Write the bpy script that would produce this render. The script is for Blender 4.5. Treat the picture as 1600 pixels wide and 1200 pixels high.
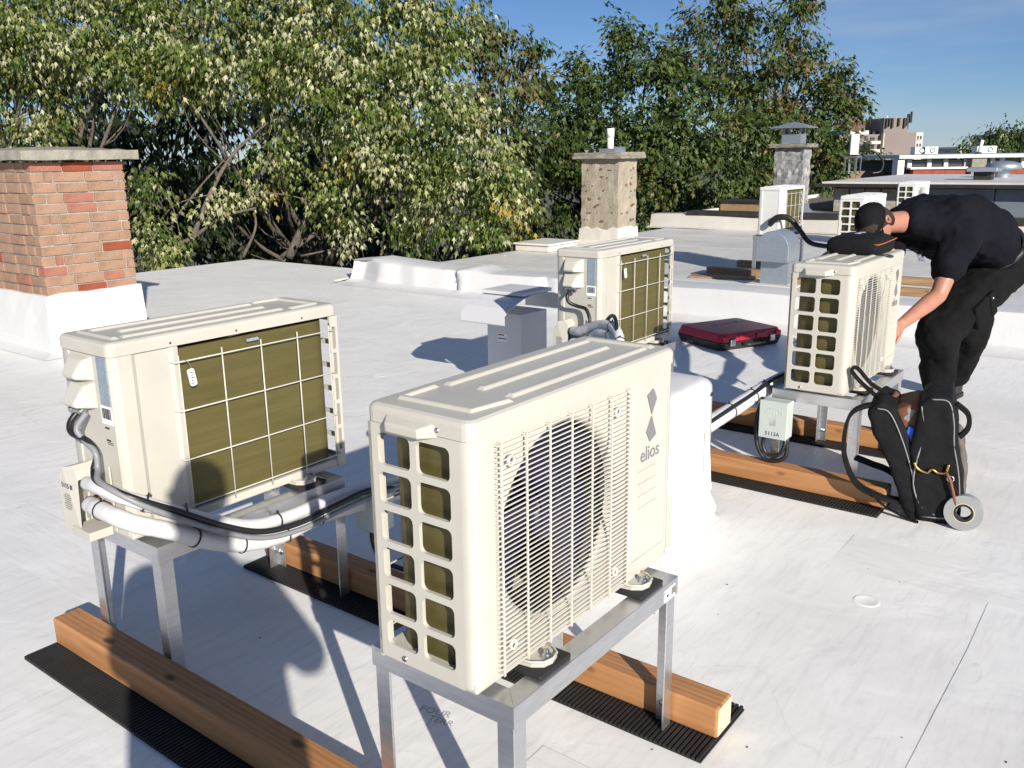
import bpy, bmesh, math, random
import numpy as np
from mathutils import Vector, Matrix
R = math.radians
scene = bpy.context.scene
for o in list(bpy.data.objects): bpy.data.objects.remove(o)
COL = scene.collection
random.seed(7)
RNG = np.random.default_rng(7)

# ------------------------------------------------------------------ camera
HC = 1.50                                   # eye height above the roof
FPX, PITCH, ROLL = 1380.0, 0.25249, -0.01376
_cp, _sp = math.cos(PITCH), math.sin(PITCH)
FWD = Vector((0, _cp, -_sp)); _up = Vector((0, _sp, _cp)); _rt = Vector((1, 0, 0))
RT = _rt*math.cos(ROLL) + _up*math.sin(ROLL)
UP = _up*math.cos(ROLL) - _rt*math.sin(ROLL)
cam_d = bpy.data.cameras.new('camera'); cam = bpy.data.objects.new('camera', cam_d); COL.objects.link(cam)
cam.matrix_world = Matrix.Translation((0, 0, HC)) @ Matrix((RT, UP, -FWD)).transposed().to_4x4()
cam_d.sensor_width = 36; cam_d.lens = FPX/1600*36; cam_d.clip_end = 3000; cam_d.clip_start = 0.02
scene.camera = cam

# ------------------------------------------------------------------ sky and sun
SUN_EL, SUN_AZ = 22.5, 159.0                # azimuth of the sun clockwise from +Y
world = bpy.data.worlds.new('World'); scene.world = world; world.use_nodes = True
nt = world.node_tree; nt.nodes.clear()
wo = nt.nodes.new('ShaderNodeOutputWorld'); bg = nt.nodes.new('ShaderNodeBackground'); sky = nt.nodes.new('ShaderNodeTexSky')
sky.sky_type = 'NISHITA'; sky.sun_disc = False; sky.sun_elevation = R(SUN_EL); sky.sun_rotation = R(SUN_AZ)
sky.air_density = 1.0; sky.dust_density = 0.0; sky.ozone_density = 5.0; sky.altitude = 1800
tc = nt.nodes.new('ShaderNodeTexCoord'); mp = nt.nodes.new('ShaderNodeMapping'); mp.inputs['Scale'].default_value = (1.2, 1.2, 9.0)
nz = nt.nodes.new('ShaderNodeTexNoise'); nz.inputs['Scale'].default_value = 2.2; nz.inputs['Detail'].default_value = 6; nz.inputs['Roughness'].default_value = .55
rp = nt.nodes.new('ShaderNodeValToRGB'); rp.color_ramp.elements[0].position = .42; rp.color_ramp.elements[1].position = .74
rp.color_ramp.elements[1].color = (.6, .6, .6, 1)
mx = nt.nodes.new('ShaderNodeMix'); mx.data_type = 'RGBA'; mx.inputs['B'].default_value = (5.6, 6.8, 8.8, 1)
nt.links.new(tc.outputs['Generated'], mp.inputs['Vector']); nt.links.new(mp.outputs[0], nz.inputs['Vector'])
nt.links.new(nz.outputs['Fac'], rp.inputs['Fac']); nt.links.new(rp.outputs['Color'], mx.inputs['Factor'])
tint = nt.nodes.new('ShaderNodeMix'); tint.data_type = 'RGBA'; tint.blend_type = 'MULTIPLY'; tint.inputs['Factor'].default_value = 1; tint.inputs['B'].default_value = (.93, .98, 1.09, 1)
nt.links.new(sky.outputs[0], tint.inputs['A']); nt.links.new(tint.outputs['Result'], mx.inputs['A']); nt.links.new(mx.outputs['Result'], bg.inputs['Color'])
bg.inputs['Strength'].default_value = 0.056
nt.links.new(bg.outputs[0], wo.inputs['Surface'])
sd = bpy.data.lights.new('sun', 'SUN'); sd.energy = 5.0; sd.angle = R(.53); sd.color = (1, .93, .82)
sun = bpy.data.objects.new('sun', sd); COL.objects.link(sun)
_ts = Vector((math.sin(R(SUN_AZ))*math.cos(R(SUN_EL)), math.cos(R(SUN_AZ))*math.cos(R(SUN_EL)), math.sin(R(SUN_EL))))
sun.rotation_euler = _ts.to_track_quat('Z', 'Y').to_euler(); sun.location = _ts*40
scene.view_settings.view_transform = 'Standard'; scene.view_settings.look = 'None'
scene.view_settings.exposure = 0.44; scene.view_settings.gamma = 1.0
scene.render.engine = 'CYCLES'
scene.cycles.max_bounces = 6; scene.cycles.diffuse_bounces = 3; scene.cycles.glossy_bounces = 3; scene.cycles.transparent_max_bounces = 6

# ------------------------------------------------------------------ helpers
YAW = R(37.5)                                # the roof's own grid, turned against the camera
U = Vector((math.sin(YAW), math.cos(YAW), 0)); V = Vector((math.cos(YAW), -math.sin(YAW), 0)); ORG = Vector((-.291, 1.701, 0))
GRZ = math.pi/2 - YAW                        # local +X runs along U, local -Y along V
def G(u, v, z=0): return ORG + U*u + V*v + Vector((0, 0, z))
def ray(px, py): return FWD + RT*((px-800)/FPX) + UP*((600-py)/FPX)
def atz(px, py, z):
    d = ray(px, py); return Vector((0, 0, HC)) + d*((z-HC)/d.z)
def aty(px, py, y):
    d = ray(px, py); return Vector((0, 0, HC)) + d*(y/d.y)

class MB:
    def __init__(s): s.v = []; s.f = []; s.sm = []
    def add(s, verts, faces, M=None, smooth=False):
        b = len(s.v)
        if M is not None: verts = [M @ Vector(p) for p in verts]
        s.v += [tuple(p) for p in verts]
        for f in faces: s.f.append(tuple(b+i for i in f)); s.sm.append(smooth)
        return s
    def box(s, c, d, M=None, rz=0, bev=0):
        x, y, z = d[0]/2, d[1]/2, d[2]/2
        L = Matrix.Translation(c) @ Matrix.Rotation(rz, 4, 'Z')
        if M is not None: L = M @ L
        if bev <= 0:
            vs = [(-x,-y,-z),(x,-y,-z),(x,y,-z),(-x,y,-z),(-x,-y,z),(x,-y,z),(x,y,z),(-x,y,z)]
            fs = [(0,3,2,1),(4,5,6,7),(0,1,5,4),(1,2,6,5),(2,3,7,6),(3,0,4,7)]
            return s.add(vs, fs, L)
        bm = bmesh.new(); bmesh.ops.create_cube(bm, size=1); bmesh.ops.scale(bm, vec=d, verts=bm.verts)
        bmesh.ops.bevel(bm, geom=bm.edges[:], offset=min(bev, .49*min(d)), segments=2, profile=.6, affect='EDGES')
        vs = [v.co.copy() for v in bm.verts]; bm.verts.index_update(); fs = [[v.index for v in f.verts] for f in bm.faces]; bm.free()
        return s.add(vs, fs, L)
    def prism(s, poly, h, M=None, smooth=False):         # poly in local XY, extruded 0..h in Z
        n = len(poly); h0, h1 = (0, h) if not isinstance(h, tuple) else h
        vs = [(x, y, h0) for x, y in poly] + [(x, y, h1) for x, y in poly]
        s.add(vs, [tuple(range(n-1, -1, -1)), tuple(range(n, 2*n))], M)
        b = len(s.v) - 2*n
        for i in range(n): j = (i+1) % n; s.f.append((b+i, b+j, b+n+j, b+n+i)); s.sm.append(smooth)
        return s
    def tube(s, pts, r, n=8, M=None, caps=True, flat=1.0):
        pts = [Vector(p) for p in pts]; m = len(pts)
        rs = r if isinstance(r, (list, tuple)) else [r]*m
        vs = []; prev = None
        for i in range(m):
            t = (pts[min(i+1, m-1)] - pts[max(i-1, 0)]).normalized()
            if prev is None:
                a = Vector((0, 0, 1)) if abs(t.z) < .9 else Vector((1, 0, 0)); nrm = t.cross(a).normalized()
            else:
                nrm = prev - t*prev.dot(t)
                nrm = nrm.normalized() if nrm.length > 1e-6 else t.orthogonal().normalized()
            prev = nrm; bn = t.cross(nrm)
            for k in range(n):
                q = 2*math.pi*k/n; vs.append(pts[i] + nrm*(math.cos(q)*rs[i]) + bn*(math.sin(q)*rs[i]*flat))
        fs = [(i*n+k, i*n+(k+1) % n, (i+1)*n+(k+1) % n, (i+1)*n+k) for i in range(m-1) for k in range(n)]
        s.add(vs, fs, M, True)
        if caps: 
            b = len(s.v) - m*n; s.f += [tuple(b+k for k in range(n-1, -1, -1)), tuple(b+(m-1)*n+k for k in range(n))]; s.sm += [False, False]
        return s
    def lathe(s, prof, n=24, M=None, smooth=True, close=False):        # prof: (r, z)
        vs = []; m = len(prof)
        for r, z in prof:
            for k in range(n): q = 2*math.pi*k/n; vs.append((r*math.cos(q), r*math.sin(q), z))
        rows = m if close else m-1
        fs = [(i*n+k, i*n+(k+1) % n, ((i+1) % m)*n+(k+1) % n, ((i+1) % m)*n+k) for i in range(rows) for k in range(n)]
        return s.add(vs, fs, M, smooth)
    def build(s, name, mat, parent=None, bevel=0, seg=2, smooth=None, loc=None, rz=None, sub=0):
        me = bpy.data.meshes.new(name); me.from_pydata(s.v, [], s.f); me.update()
        sm = s.sm if smooth is None else [smooth]*len(s.f)
        me.polygons.foreach_set('use_smooth', sm)
        if mat is not None: me.materials.append(mat)
        o = bpy.data.objects.new(name, me); COL.objects.link(o)
        if parent is not None: o.parent = parent
        if loc is not None: o.location = loc
        if rz is not None: o.rotation_euler = (0, 0, rz)
        if bevel:
            m = o.modifiers.new('bevel', 'BEVEL'); m.width = bevel; m.segments = seg; m.limit_method = 'ANGLE'; m.angle_limit = R(40)
        if sub:
            m = o.modifiers.new('sub', 'SUBSURF'); m.levels = sub; m.render_levels = sub
        return o
def fixn(o):
    bm = bmesh.new(); bm.from_mesh(o.data); bmesh.ops.recalc_face_normals(bm, faces=bm.faces[:]); bm.to_mesh(o.data); bm.free(); return o
def tag(o, label, cat, group=None):
    o['label'] = label; o['category'] = cat
    if group: o['group'] = group
    return o
def thing(name, label, cat, loc=(0, 0, 0), rz=0, group=None):
    o = bpy.data.objects.new(name, None); COL.objects.link(o); o.empty_display_size = .1
    o.location = loc; o.rotation_euler = (0, 0, rz); return tag(o, label, cat, group)
def structure(o): o['kind'] = 'structure'; return o
def copy_tree(o, parent=None):
    c = o.copy(); COL.objects.link(c)
    if parent is not None: c.parent = parent
    for ch in [x for x in bpy.data.objects if x.parent == o]: copy_tree(ch, c)
    return c
def catmull(pts, per=6):
    P = [Vector(p) for p in pts]; P = [P[0]*2-P[1]] + P + [P[-1]*2-P[-2]]; out = []
    for i in range(1, len(P)-2):
        for k in range(per):
            t = k/per; a, b, c, d = P[i-1], P[i], P[i+1], P[i+2]
            out.append(.5*((2*b) + (c-a)*t + (2*a-5*b+4*c-d)*t*t + (3*b-a-3*c+d)*t**3))
    out.append(P[-2]); return out
def rrect(x0, x1, y0, y1, r, n=4):
    pts = []
    for cx, cy, a0 in ((x1-r, y1-r, 0), (x0+r, y1-r, 90), (x0+r, y0+r, 180), (x1-r, y0+r, 270)):
        for k in range(n+1): a = R(a0+90*k/n); pts.append((cx+r*math.cos(a), cy+r*math.sin(a)))
    return pts
def text_mesh(name, body, size, mat, parent, M, depth=.0006, align='CENTER', shear=0):
    cu = bpy.data.curves.new(name, 'FONT'); cu.body = body; cu.size = size; cu.extrude = depth; cu.align_x = align; cu.align_y = 'CENTER'; cu.shear = shear; cu.resolution_u = 3
    t = bpy.data.objects.new(name+'_curve', cu); COL.objects.link(t)
    dg = bpy.context.evaluated_depsgraph_get(); me = bpy.data.meshes.new_from_object(t.evaluated_get(dg))
    bpy.data.objects.remove(t); me.name = name; me.materials.clear(); me.materials.append(mat)
    o = bpy.data.objects.new(name, me); COL.objects.link(o); o.parent = parent; o.matrix_local = M; return o

# ------------------------------------------------------------------ materials
def mat(name, col, rough=.6, metal=0, var=.0, vscale=6, bump=0, bscale=40, col2=None, spec=None, coord='Object', stretch=None, detail=4, coat=0):
    m = bpy.data.materials.new(name); m.use_nodes = True; t = m.node_tree; b = t.nodes['Principled BSDF']
    b.inputs['Base Color'].default_value = (*col, 1); b.inputs['Roughness'].default_value = rough; b.inputs['Metallic'].default_value = metal
    if spec is not None: b.inputs['Specular IOR Level'].default_value = spec
    if coat: b.inputs['Coat Weight'].default_value = coat
    if var or bump or col2:
        tc = t.nodes.new('ShaderNodeTexCoord'); mp = t.nodes.new('ShaderNodeMapping'); t.links.new(tc.outputs[coord], mp.inputs['Vector'])
        if stretch: mp.inputs['Scale'].default_value = stretch
        if var or col2:
            n = t.nodes.new('ShaderNodeTexNoise'); n.inputs['Scale'].default_value = vscale; n.inputs['Detail'].default_value = detail; n.inputs['Roughness'].default_value = .6
            t.links.new(mp.outputs[0], n.inputs['Vector'])
            rp = t.nodes.new('ShaderNodeValToRGB'); rp.color_ramp.elements[0].position = .3; rp.color_ramp.elements[1].position = .7
            c2 = col2 if col2 else tuple(c*(1-var) for c in col)
            rp.color_ramp.elements[0].color = (*c2, 1); rp.color_ramp.elements[1].color = (*(tuple(min(1, c*(1+var*.5)) for c in col) if not col2 else col), 1)
            t.links.new(n.outputs['Fac'], rp.inputs['Fac']); t.links.new(rp.outputs['Color'], b.inputs['Base Color'])
        if bump:
            n2 = t.nodes.new('ShaderNodeTexNoise'); n2.inputs['Scale'].default_value = bscale; n2.inputs['Detail'].default_value = 4
            t.links.new(mp.outputs[0], n2.inputs['Vector'])
            bp = t.nodes.new('ShaderNodeBump'); bp.inputs['Strength'].default_value = min(1, bump*5); bp.inputs['Distance'].default_value = .01
            t.links.new(n2.outputs['Fac'], bp.inputs['Height']); t.links.new(bp.outputs[0], b.inputs['Normal'])
    return m
def N(t, kind, **kw):
    n = t.nodes.new(kind)
    for k, v in kw.items():
        if k in n.inputs: n.inputs[k].default_value = v
        else: setattr(n, k, v)
    return n
def membrane(name, base, dirt, dirt_amt=.5, warm=(.62, .55, .47), line_scale=1.0):
    """white roof sheet: broad grime, faint foot scuffs, fine stipple, gentle wrinkles"""
    m = bpy.data.materials.new(name); m.use_nodes = True; t = m.node_tree; b = t.nodes['Principled BSDF']; b.inputs['Roughness'].default_value = .42
    tc = N(t, 'ShaderNodeTexCoord'); L = t.links.new
    big = N(t, 'ShaderNodeTexNoise', Scale=.9*line_scale, Detail=7.0, Roughness=.62); L(tc.outputs['Object'], big.inputs['Vector'])
    r1 = N(t, 'ShaderNodeValToRGB'); r1.color_ramp.elements[0].position = .42; r1.color_ramp.elements[1].position = .75; L(big.outputs['Fac'], r1.inputs['Fac'])
    m1 = N(t, 'ShaderNodeMix', data_type='RGBA'); m1.inputs['A'].default_value = (*base, 1); m1.inputs['B'].default_value = (*dirt, 1)
    mul = N(t, 'ShaderNodeMath', operation='MULTIPLY'); mul.inputs[1].default_value = dirt_amt; L(r1.outputs['Color'], mul.inputs[0]); L(mul.outputs[0], m1.inputs['Factor'])
    # warm foot traffic dust
    w = N(t, 'ShaderNodeTexNoise', Scale=.45*line_scale, Detail=8.0, Roughness=.7); mpw = N(t, 'ShaderNodeMapping'); mpw.inputs['Location'].default_value = (7, 3, 0); L(tc.outputs['Object'], mpw.inputs['Vector']); L(mpw.outputs[0], w.inputs['Vector'])
    r2 = N(t, 'ShaderNodeValToRGB'); r2.color_ramp.elements[0].position = .50; r2.color_ramp.elements[1].position = .72; L(w.outputs['Fac'], r2.inputs['Fac'])
    fine = N(t, 'ShaderNodeTexNoise', Scale=26.0, Detail=6.0, Roughness=.75); L(tc.outputs['Object'], fine.inputs['Vector'])
    r3 = N(t, 'ShaderNodeValToRGB'); r3.color_ramp.elements[0].position = .48; r3.color_ramp.elements[1].position = .72; L(fine.outputs['Fac'], r3.inputs['Fac'])
    mm = N(t, 'ShaderNodeMath', operation='MULTIPLY'); L(r2.outputs['Color'], mm.inputs[0]); L(r3.outputs['Color'], mm.inputs[1])
    mm2 = N(t, 'ShaderNodeMath', operation='MULTIPLY'); mm2.inputs[1].default_value = .6*dirt_amt; L(mm.outputs[0], mm2.inputs[0])
    m2 = N(t, 'ShaderNodeMix', data_type='RGBA'); L(m1.outputs['Result'], m2.inputs['A']); m2.inputs['B'].default_value = (*warm, 1); L(mm2.outputs[0], m2.inputs['Factor'])
    # scuffs: short dark streaks where stretched noise peaks
    mps = N(t, 'ShaderNodeMapping'); mps.inputs['Scale'].default_value = (2.2, 9, 1); mps.inputs['Rotation'].default_value = (0, 0, .6); L(tc.outputs['Object'], mps.inputs['Vector'])
    sc = N(t, 'ShaderNodeTexNoise', Scale=1.6, Detail=5.0, Roughness=.65, Distortion=1.2); L(mps.outputs[0], sc.inputs['Vector'])
    r4 = N(t, 'ShaderNodeValToRGB'); r4.color_ramp.elements[0].position = .66; r4.color_ramp.elements[1].position = .74; L(sc.outputs['Fac'], r4.inputs['Fac'])
    mm3 = N(t, 'ShaderNodeMath', operation='MULTIPLY'); mm3.inputs[1].default_value = .38*dirt_amt; L(r4.outputs['Color'], mm3.inputs[0])
    m3 = N(t, 'ShaderNodeMix', data_type='RGBA'); L(m2.outputs['Result'], m3.inputs['A']); m3.inputs['B'].default_value = (.34, .33, .33, 1); L(mm3.outputs[0], m3.inputs['Factor'])
    mpf = N(t, 'ShaderNodeMapping'); mpf.inputs['Scale'].default_value = (3.0, 26, 1); mpf.inputs['Rotation'].default_value = (0, 0, -.62); L(tc.outputs['Object'], mpf.inputs['Vector'])
    fs_ = N(t, 'ShaderNodeTexNoise', Scale=1.5, Detail=8.0, Roughness=.72, Distortion=.6); L(mpf.outputs[0], fs_.inputs['Vector'])
    r5 = N(t, 'ShaderNodeValToRGB'); r5.color_ramp.elements[0].position = .5; r5.color_ramp.elements[1].position = .78; L(fs_.outputs['Fac'], r5.inputs['Fac'])
    mm4 = N(t, 'ShaderNodeMath', operation='MULTIPLY'); mm4.inputs[1].default_value = .55*dirt_amt; L(r5.outputs['Color'], mm4.inputs[0])
    m4 = N(t, 'ShaderNodeMix', data_type='RGBA'); L(m3.outputs['Result'], m4.inputs['A']); m4.inputs['B'].default_value = (.50, .49, .48, 1); L(mm4.outputs[0], m4.inputs['Factor'])
    vz = N(t, 'ShaderNodeTexVoronoi', Scale=2.3, feature='DISTANCE_TO_EDGE'); vz.inputs['Randomness'].default_value = 1.0; dw = N(t, 'ShaderNodeTexNoise', Scale=3.0, Detail=4.0); L(tc.outputs['Object'], dw.inputs['Vector'])
    vadd = N(t, 'ShaderNodeVectorMath', operation='MULTIPLY_ADD'); vadd.inputs[1].default_value = (.5, .5, 0); L(dw.outputs['Color'], vadd.inputs[0]); L(tc.outputs['Object'], vadd.inputs[2]); L(vadd.outputs[0], vz.inputs['Vector'])
    r6 = N(t, 'ShaderNodeValToRGB'); r6.color_ramp.elements[0].position = .0; r6.color_ramp.elements[1].position = .012; r6.color_ramp.elements[0].color = (1, 1, 1, 1); r6.color_ramp.elements[1].color = (0, 0, 0, 1); L(vz.outputs['Distance'], r6.inputs['Fac'])
    mk = N(t, 'ShaderNodeMath', operation='MULTIPLY'); L(r6.outputs['Color'], mk.inputs[0]); L(r2.outputs['Color'], mk.inputs[1]); mk2 = N(t, 'ShaderNodeMath', operation='MULTIPLY'); mk2.inputs[1].default_value = .5*dirt_amt; L(mk.outputs[0], mk2.inputs[0])
    m5 = N(t, 'ShaderNodeMix', data_type='RGBA'); L(m4.outputs['Result'], m5.inputs['A']); m5.inputs['B'].default_value = (.36, .33, .30, 1); L(mk2.outputs[0], m5.inputs['Factor'])
    L(m5.outputs['Result'], b.inputs['Base Color'])
    wr = N(t, 'ShaderNodeTexNoise', Scale=2.6, Detail=3.0, Roughness=.5, Distortion=.8); L(tc.outputs['Object'], wr.inputs['Vector'])
    bp = N(t, 'ShaderNodeBump', Strength=.5, Distance=.016); L(wr.outputs['Fac'], bp.inputs['Height'])
    bp2 = N(t, 'ShaderNodeBump', Strength=.25, Distance=.001); L(fine.outputs['Fac'], bp2.inputs['Height']); L(bp.outputs[0], bp2.inputs['Normal']); L(bp2.outputs[0], b.inputs['Normal'])
    rr = N(t, 'ShaderNodeMapRange'); rr.inputs['To Min'].default_value = .34; rr.inputs['To Max'].default_value = .6; L(big.outputs['Fac'], rr.inputs['Value']); L(rr.outputs[0], b.inputs['Roughness'])
    return m
def wood(name, c1, c2, along='X'):
    m = bpy.data.materials.new(name); m.use_nodes = True; t = m.node_tree; b = t.nodes['Principled BSDF']; b.inputs['Roughness'].default_value = .62; L = t.links.new
    tc = N(t, 'ShaderNodeTexCoord'); mp = N(t, 'ShaderNodeMapping'); mp.inputs['Scale'].default_value = (.7, 9, 9) if along == 'X' else (9, .7, 9); L(tc.outputs['Object'], mp.inputs['Vector'])
    n = N(t, 'ShaderNodeTexNoise', Scale=2.2, Detail=6.0, Roughness=.6, Distortion=1.4); L(mp.outputs[0], n.inputs['Vector'])
    wv = N(t, 'ShaderNodeTexWave', Scale=2.0, Distortion=7.0, Detail=2.0, bands_direction='Y' if along == 'X' else 'X'); wv.inputs['Detail Scale'].default_value = .6; L(mp.outputs[0], wv.inputs['Vector'])
    ad = N(t, 'ShaderNodeMath', operation='MULTIPLY_ADD'); ad.inputs[1].default_value = .2; L(wv.outputs['Fac'], ad.inputs[0]); L(n.outputs['Fac'], ad.inputs[2])
    rp = N(t, 'ShaderNodeValToRGB'); rp.color_ramp.elements[0].position = .38; rp.color_ramp.elements[1].position = .82; rp.color_ramp.elements[0].color = (*c2, 1); rp.color_ramp.elements[1].color = (*c1, 1); L(ad.outputs[0], rp.inputs['Fac'])
    vo = N(t, 'ShaderNodeTexVoronoi', Scale=1.0); mk = N(t, 'ShaderNodeMapping'); mk.inputs['Scale'].default_value = (4.2, 9, 9) if along == 'X' else (9, 4.2, 9); L(tc.outputs['Object'], mk.inputs['Vector']); L(mk.outputs[0], vo.inputs['Vector'])
    kr = N(t, 'ShaderNodeValToRGB'); kr.color_ramp.elements[0].position = .08; kr.color_ramp.elements[1].position = .15; kr.color_ramp.elements[0].color = (.85, .85, .85, 1); kr.color_ramp.elements[1].color = (0, 0, 0, 1); L(vo.outputs['Distance'], kr.inputs['Fac'])
    mx = N(t, 'ShaderNodeMix', data_type='RGBA'); L(rp.outputs['Color'], mx.inputs['A']); mx.inputs['B'].default_value = (.07, .025, .008, 1); L(kr.outputs['Color'], mx.inputs['Factor'])
    L(mx.outputs['Result'], b.inputs['Base Color'])
    bp = N(t, 'ShaderNodeBump', Strength=.3, Distance=.002); L(ad.outputs[0], bp.inputs['Height']); L(bp.outputs[0], b.inputs['Normal'])
    return m
def coil_mat():
    m = bpy.data.materials.new('coil_fins'); m.use_nodes = True; t = m.node_tree; b = t.nodes['Principled BSDF']; L = t.links.new
    b.inputs['Metallic'].default_value = .25; b.inputs['Roughness'].default_value = .5
    tc = N(t, 'ShaderNodeTexCoord'); mp = N(t, 'ShaderNodeMapping'); mp.inputs['Scale'].default_value = (1.2, 1.2, 14); L(tc.outputs['Object'], mp.inputs['Vector'])
    n = N(t, 'ShaderNodeTexNoise', Scale=3.0, Detail=5.0, Roughness=.6); L(mp.outputs[0], n.inputs['Vector'])
    rp = N(t, 'ShaderNodeValToRGB'); rp.color_ramp.elements[0].position = .3; rp.color_ramp.elements[1].position = .72; rp.color_ramp.elements[0].color = (.12, .102, .033, 1); rp.color_ramp.elements[1].color = (.165, .14, .045, 1); L(n.outputs['Fac'], rp.inputs['Fac'])
    wv = N(t, 'ShaderNodeTexWave', Scale=130.0, Distortion=0.0, bands_direction='X'); L(tc.outputs['Object'], wv.inputs['Vector'])
    mx = N(t, 'ShaderNodeMix', data_type='RGBA', blend_type='MULTIPLY'); mx.inputs['Factor'].default_value = .3; L(rp.outputs['Color'], mx.inputs['A']); L(wv.outputs['Color'], mx.inputs['B'])
    L(mx.outputs['Result'], b.inputs['Base Color'])
    return m
def brushed(name, col=(.62, .63, .65), rough=.32, metal=.9):
    m = mat(name, col, rough, metal, var=.12, vscale=14, stretch=(1, 1, 6)); return m

M = {}
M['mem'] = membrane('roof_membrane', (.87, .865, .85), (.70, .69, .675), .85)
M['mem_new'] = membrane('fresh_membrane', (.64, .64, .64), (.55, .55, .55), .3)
M['mem_old'] = membrane('old_membrane', (.70, .69, .67), (.44, .43, .41), .75)
M['mem_aged'] = membrane('aged_flashing', (.62, .59, .54), (.45, .40, .35), .6)
M['cream'] = mat('cream_paint', (.515, .495, .44), .38, var=.07, vscale=5, bump=.01, bscale=300)
M['cream_wire'] = mat('cream_wire_coating', (.56, .54, .485), .4)
M['white_unit'] = mat('white_unit_paint', (.66, .66, .64), .4, var=.03, vscale=3)
M['coil'] = coil_mat()
M['alu'] = brushed('mill_aluminium')
M['alu_dark'] = brushed('dull_galvanised', (.42, .47, .53), .45, .7)
M['black'] = mat('black_plastic', (.018, .018, .02), .45)
M['rubber'] = mat('black_rubber', (.016, .016, .017), .7, var=.3, vscale=20)
M['fan'] = mat('navy_fan_plastic', (.006, .006, .035), .35)
M['dark'] = mat('dark_cavity', (.02, .02, .022), .8)
M['steel'] = mat('zinc_steel', (.55, .55, .54), .35, 1.0)
M['brass'] = mat('brass', (.55, .36, .1), .35, 1.0)
M['logo'] = mat('logo_grey', (.26, .26, .27), .3, .4)
M['label_blue'] = mat('data_label', (.26, .32, .40), .5, var=.5, vscale=120, stretch=(1, 6, 1))
M['sticker'] = mat('white_sticker', (.82, .82, .84), .5)
M['ink'] = mat('printed_ink', (.03, .03, .04), .6)
M['wrap'] = mat('white_pipe_insulation', (.62, .62, .63), .5, var=.06, vscale=14, bump=.05, bscale=25)
M['cable_grey'] = mat('grey_cable', (.22, .225, .24), .45)
M['cable_black'] = mat('black_cable', (.014, .014, .015), .4)
M['wood'] = wood('cedar_tone_lumber', (.50, .25, .105), (.33, .145, .052))
M['wood_old'] = wood('weathered_lumber', (.40, .26, .14), (.22, .13, .065))
M['wood_end'] = mat('pale_end_grain', (.74, .62, .38), .7, var=.15, vscale=30)
M['pvc_box'] = mat('grey_pvc_box', (.47, .52, .50), .45, var=.05, vscale=8)
M['red'] = mat('red_plastic', (.42, .012, .035), .38, var=.12, vscale=10)
M['cloth_black'] = mat('black_nylon', (.009, .009, .010), .8, spec=.2, var=.35, vscale=30, bump=.05, bscale=220)
M['duct'] = mat('painted_duct_sheet', (.64, .64, .66), .4, 0, var=.04, vscale=3)
# ================================================================== setting
M['brick_tan'] = mat('tan_brick', (.315, .19, .125), .85, var=.25, vscale=9, bump=.12, bscale=70)
M['brick_tan2'] = mat('pale_tan_brick', (.34, .208, .14), .85, var=.2, vscale=9, bump=.12, bscale=70)
M['brick_pink'] = mat('dusty_pink_brick', (.33, .135, .095), .85, var=.2, vscale=9, bump=.12, bscale=70)
M['brick_red'] = mat('dark_red_brick', (.26, .058, .024), .8, var=.25, vscale=9, bump=.1, bscale=70)
M['mortar'] = mat('mortar', (.38, .35, .31), .95, var=.3, vscale=12, bump=.15, bscale=60)
M['concrete'] = mat('weathered_concrete', (.37, .345, .29), .9, col2=(.21, .195, .16), vscale=7, bump=.15, bscale=50)
M['gravel'] = mat('gravel_ballast', (.20, .17, .14), .95, col2=(.09, .078, .065), vscale=26, bump=.2, bscale=60)
M['tar'] = mat('black_coping', (.025, .023, .022), .7, var=.4, vscale=6)
M['roofwall'] = mat('blue_grey_wall_sheet', (.23, .27, .31), .45, .35, var=.12, vscale=3)
M['white_trim'] = mat('white_trim', (.75, .75, .73), .55, var=.08, vscale=4)
M['ground'] = mat('ground_grass', (.09, .10, .05), .95, col2=(.13, .12, .10), vscale=.12)
M['darkbrick'] = mat('brown_brick_wall', (.16, .09, .06), .9, var=.35, vscale=8)

ground = MB().box((0, 0, -8.6), (3000, 3000, .8)).build('ground', M['ground']); structure(ground)

# our roof: x = u, y = -v in the roof's own grid
def gridobj(mb, name, m, parent=None, **k): 
    if parent is not None: return mb.build(name, m, parent, **k)
    return mb.build(name, m, None, loc=ORG, rz=GRZ, **k)
def sheet(poly_fn, nx, ny):
    vs = [poly_fn(i/nx, j/ny) for j in range(ny+1) for i in range(nx+1)]
    fs = [(j*(nx+1)+i, j*(nx+1)+i+1, (j+1)*(nx+1)+i+1, (j+1)*(nx+1)+i) for j in range(ny) for i in range(nx)]
    return vs, fs
mb = MB()
mb.prism([(-12, -14), (6.35, -14), (6.35, 7.35), (7.35, 7.45), (7.35, 10.35), (-12, 10.1)], (-.35, 0))
roof = structure(gridobj(mb, 'roof', M['mem']))
w = MB().prism([(-11.8, -13.8), (6.2, -13.8), (6.2, 7.2), (7.2, 7.3), (7.2, 10.15), (-11.8, 9.9)], (-8.2, -.36)).build('wall', M['darkbrick'], roof)
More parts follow.
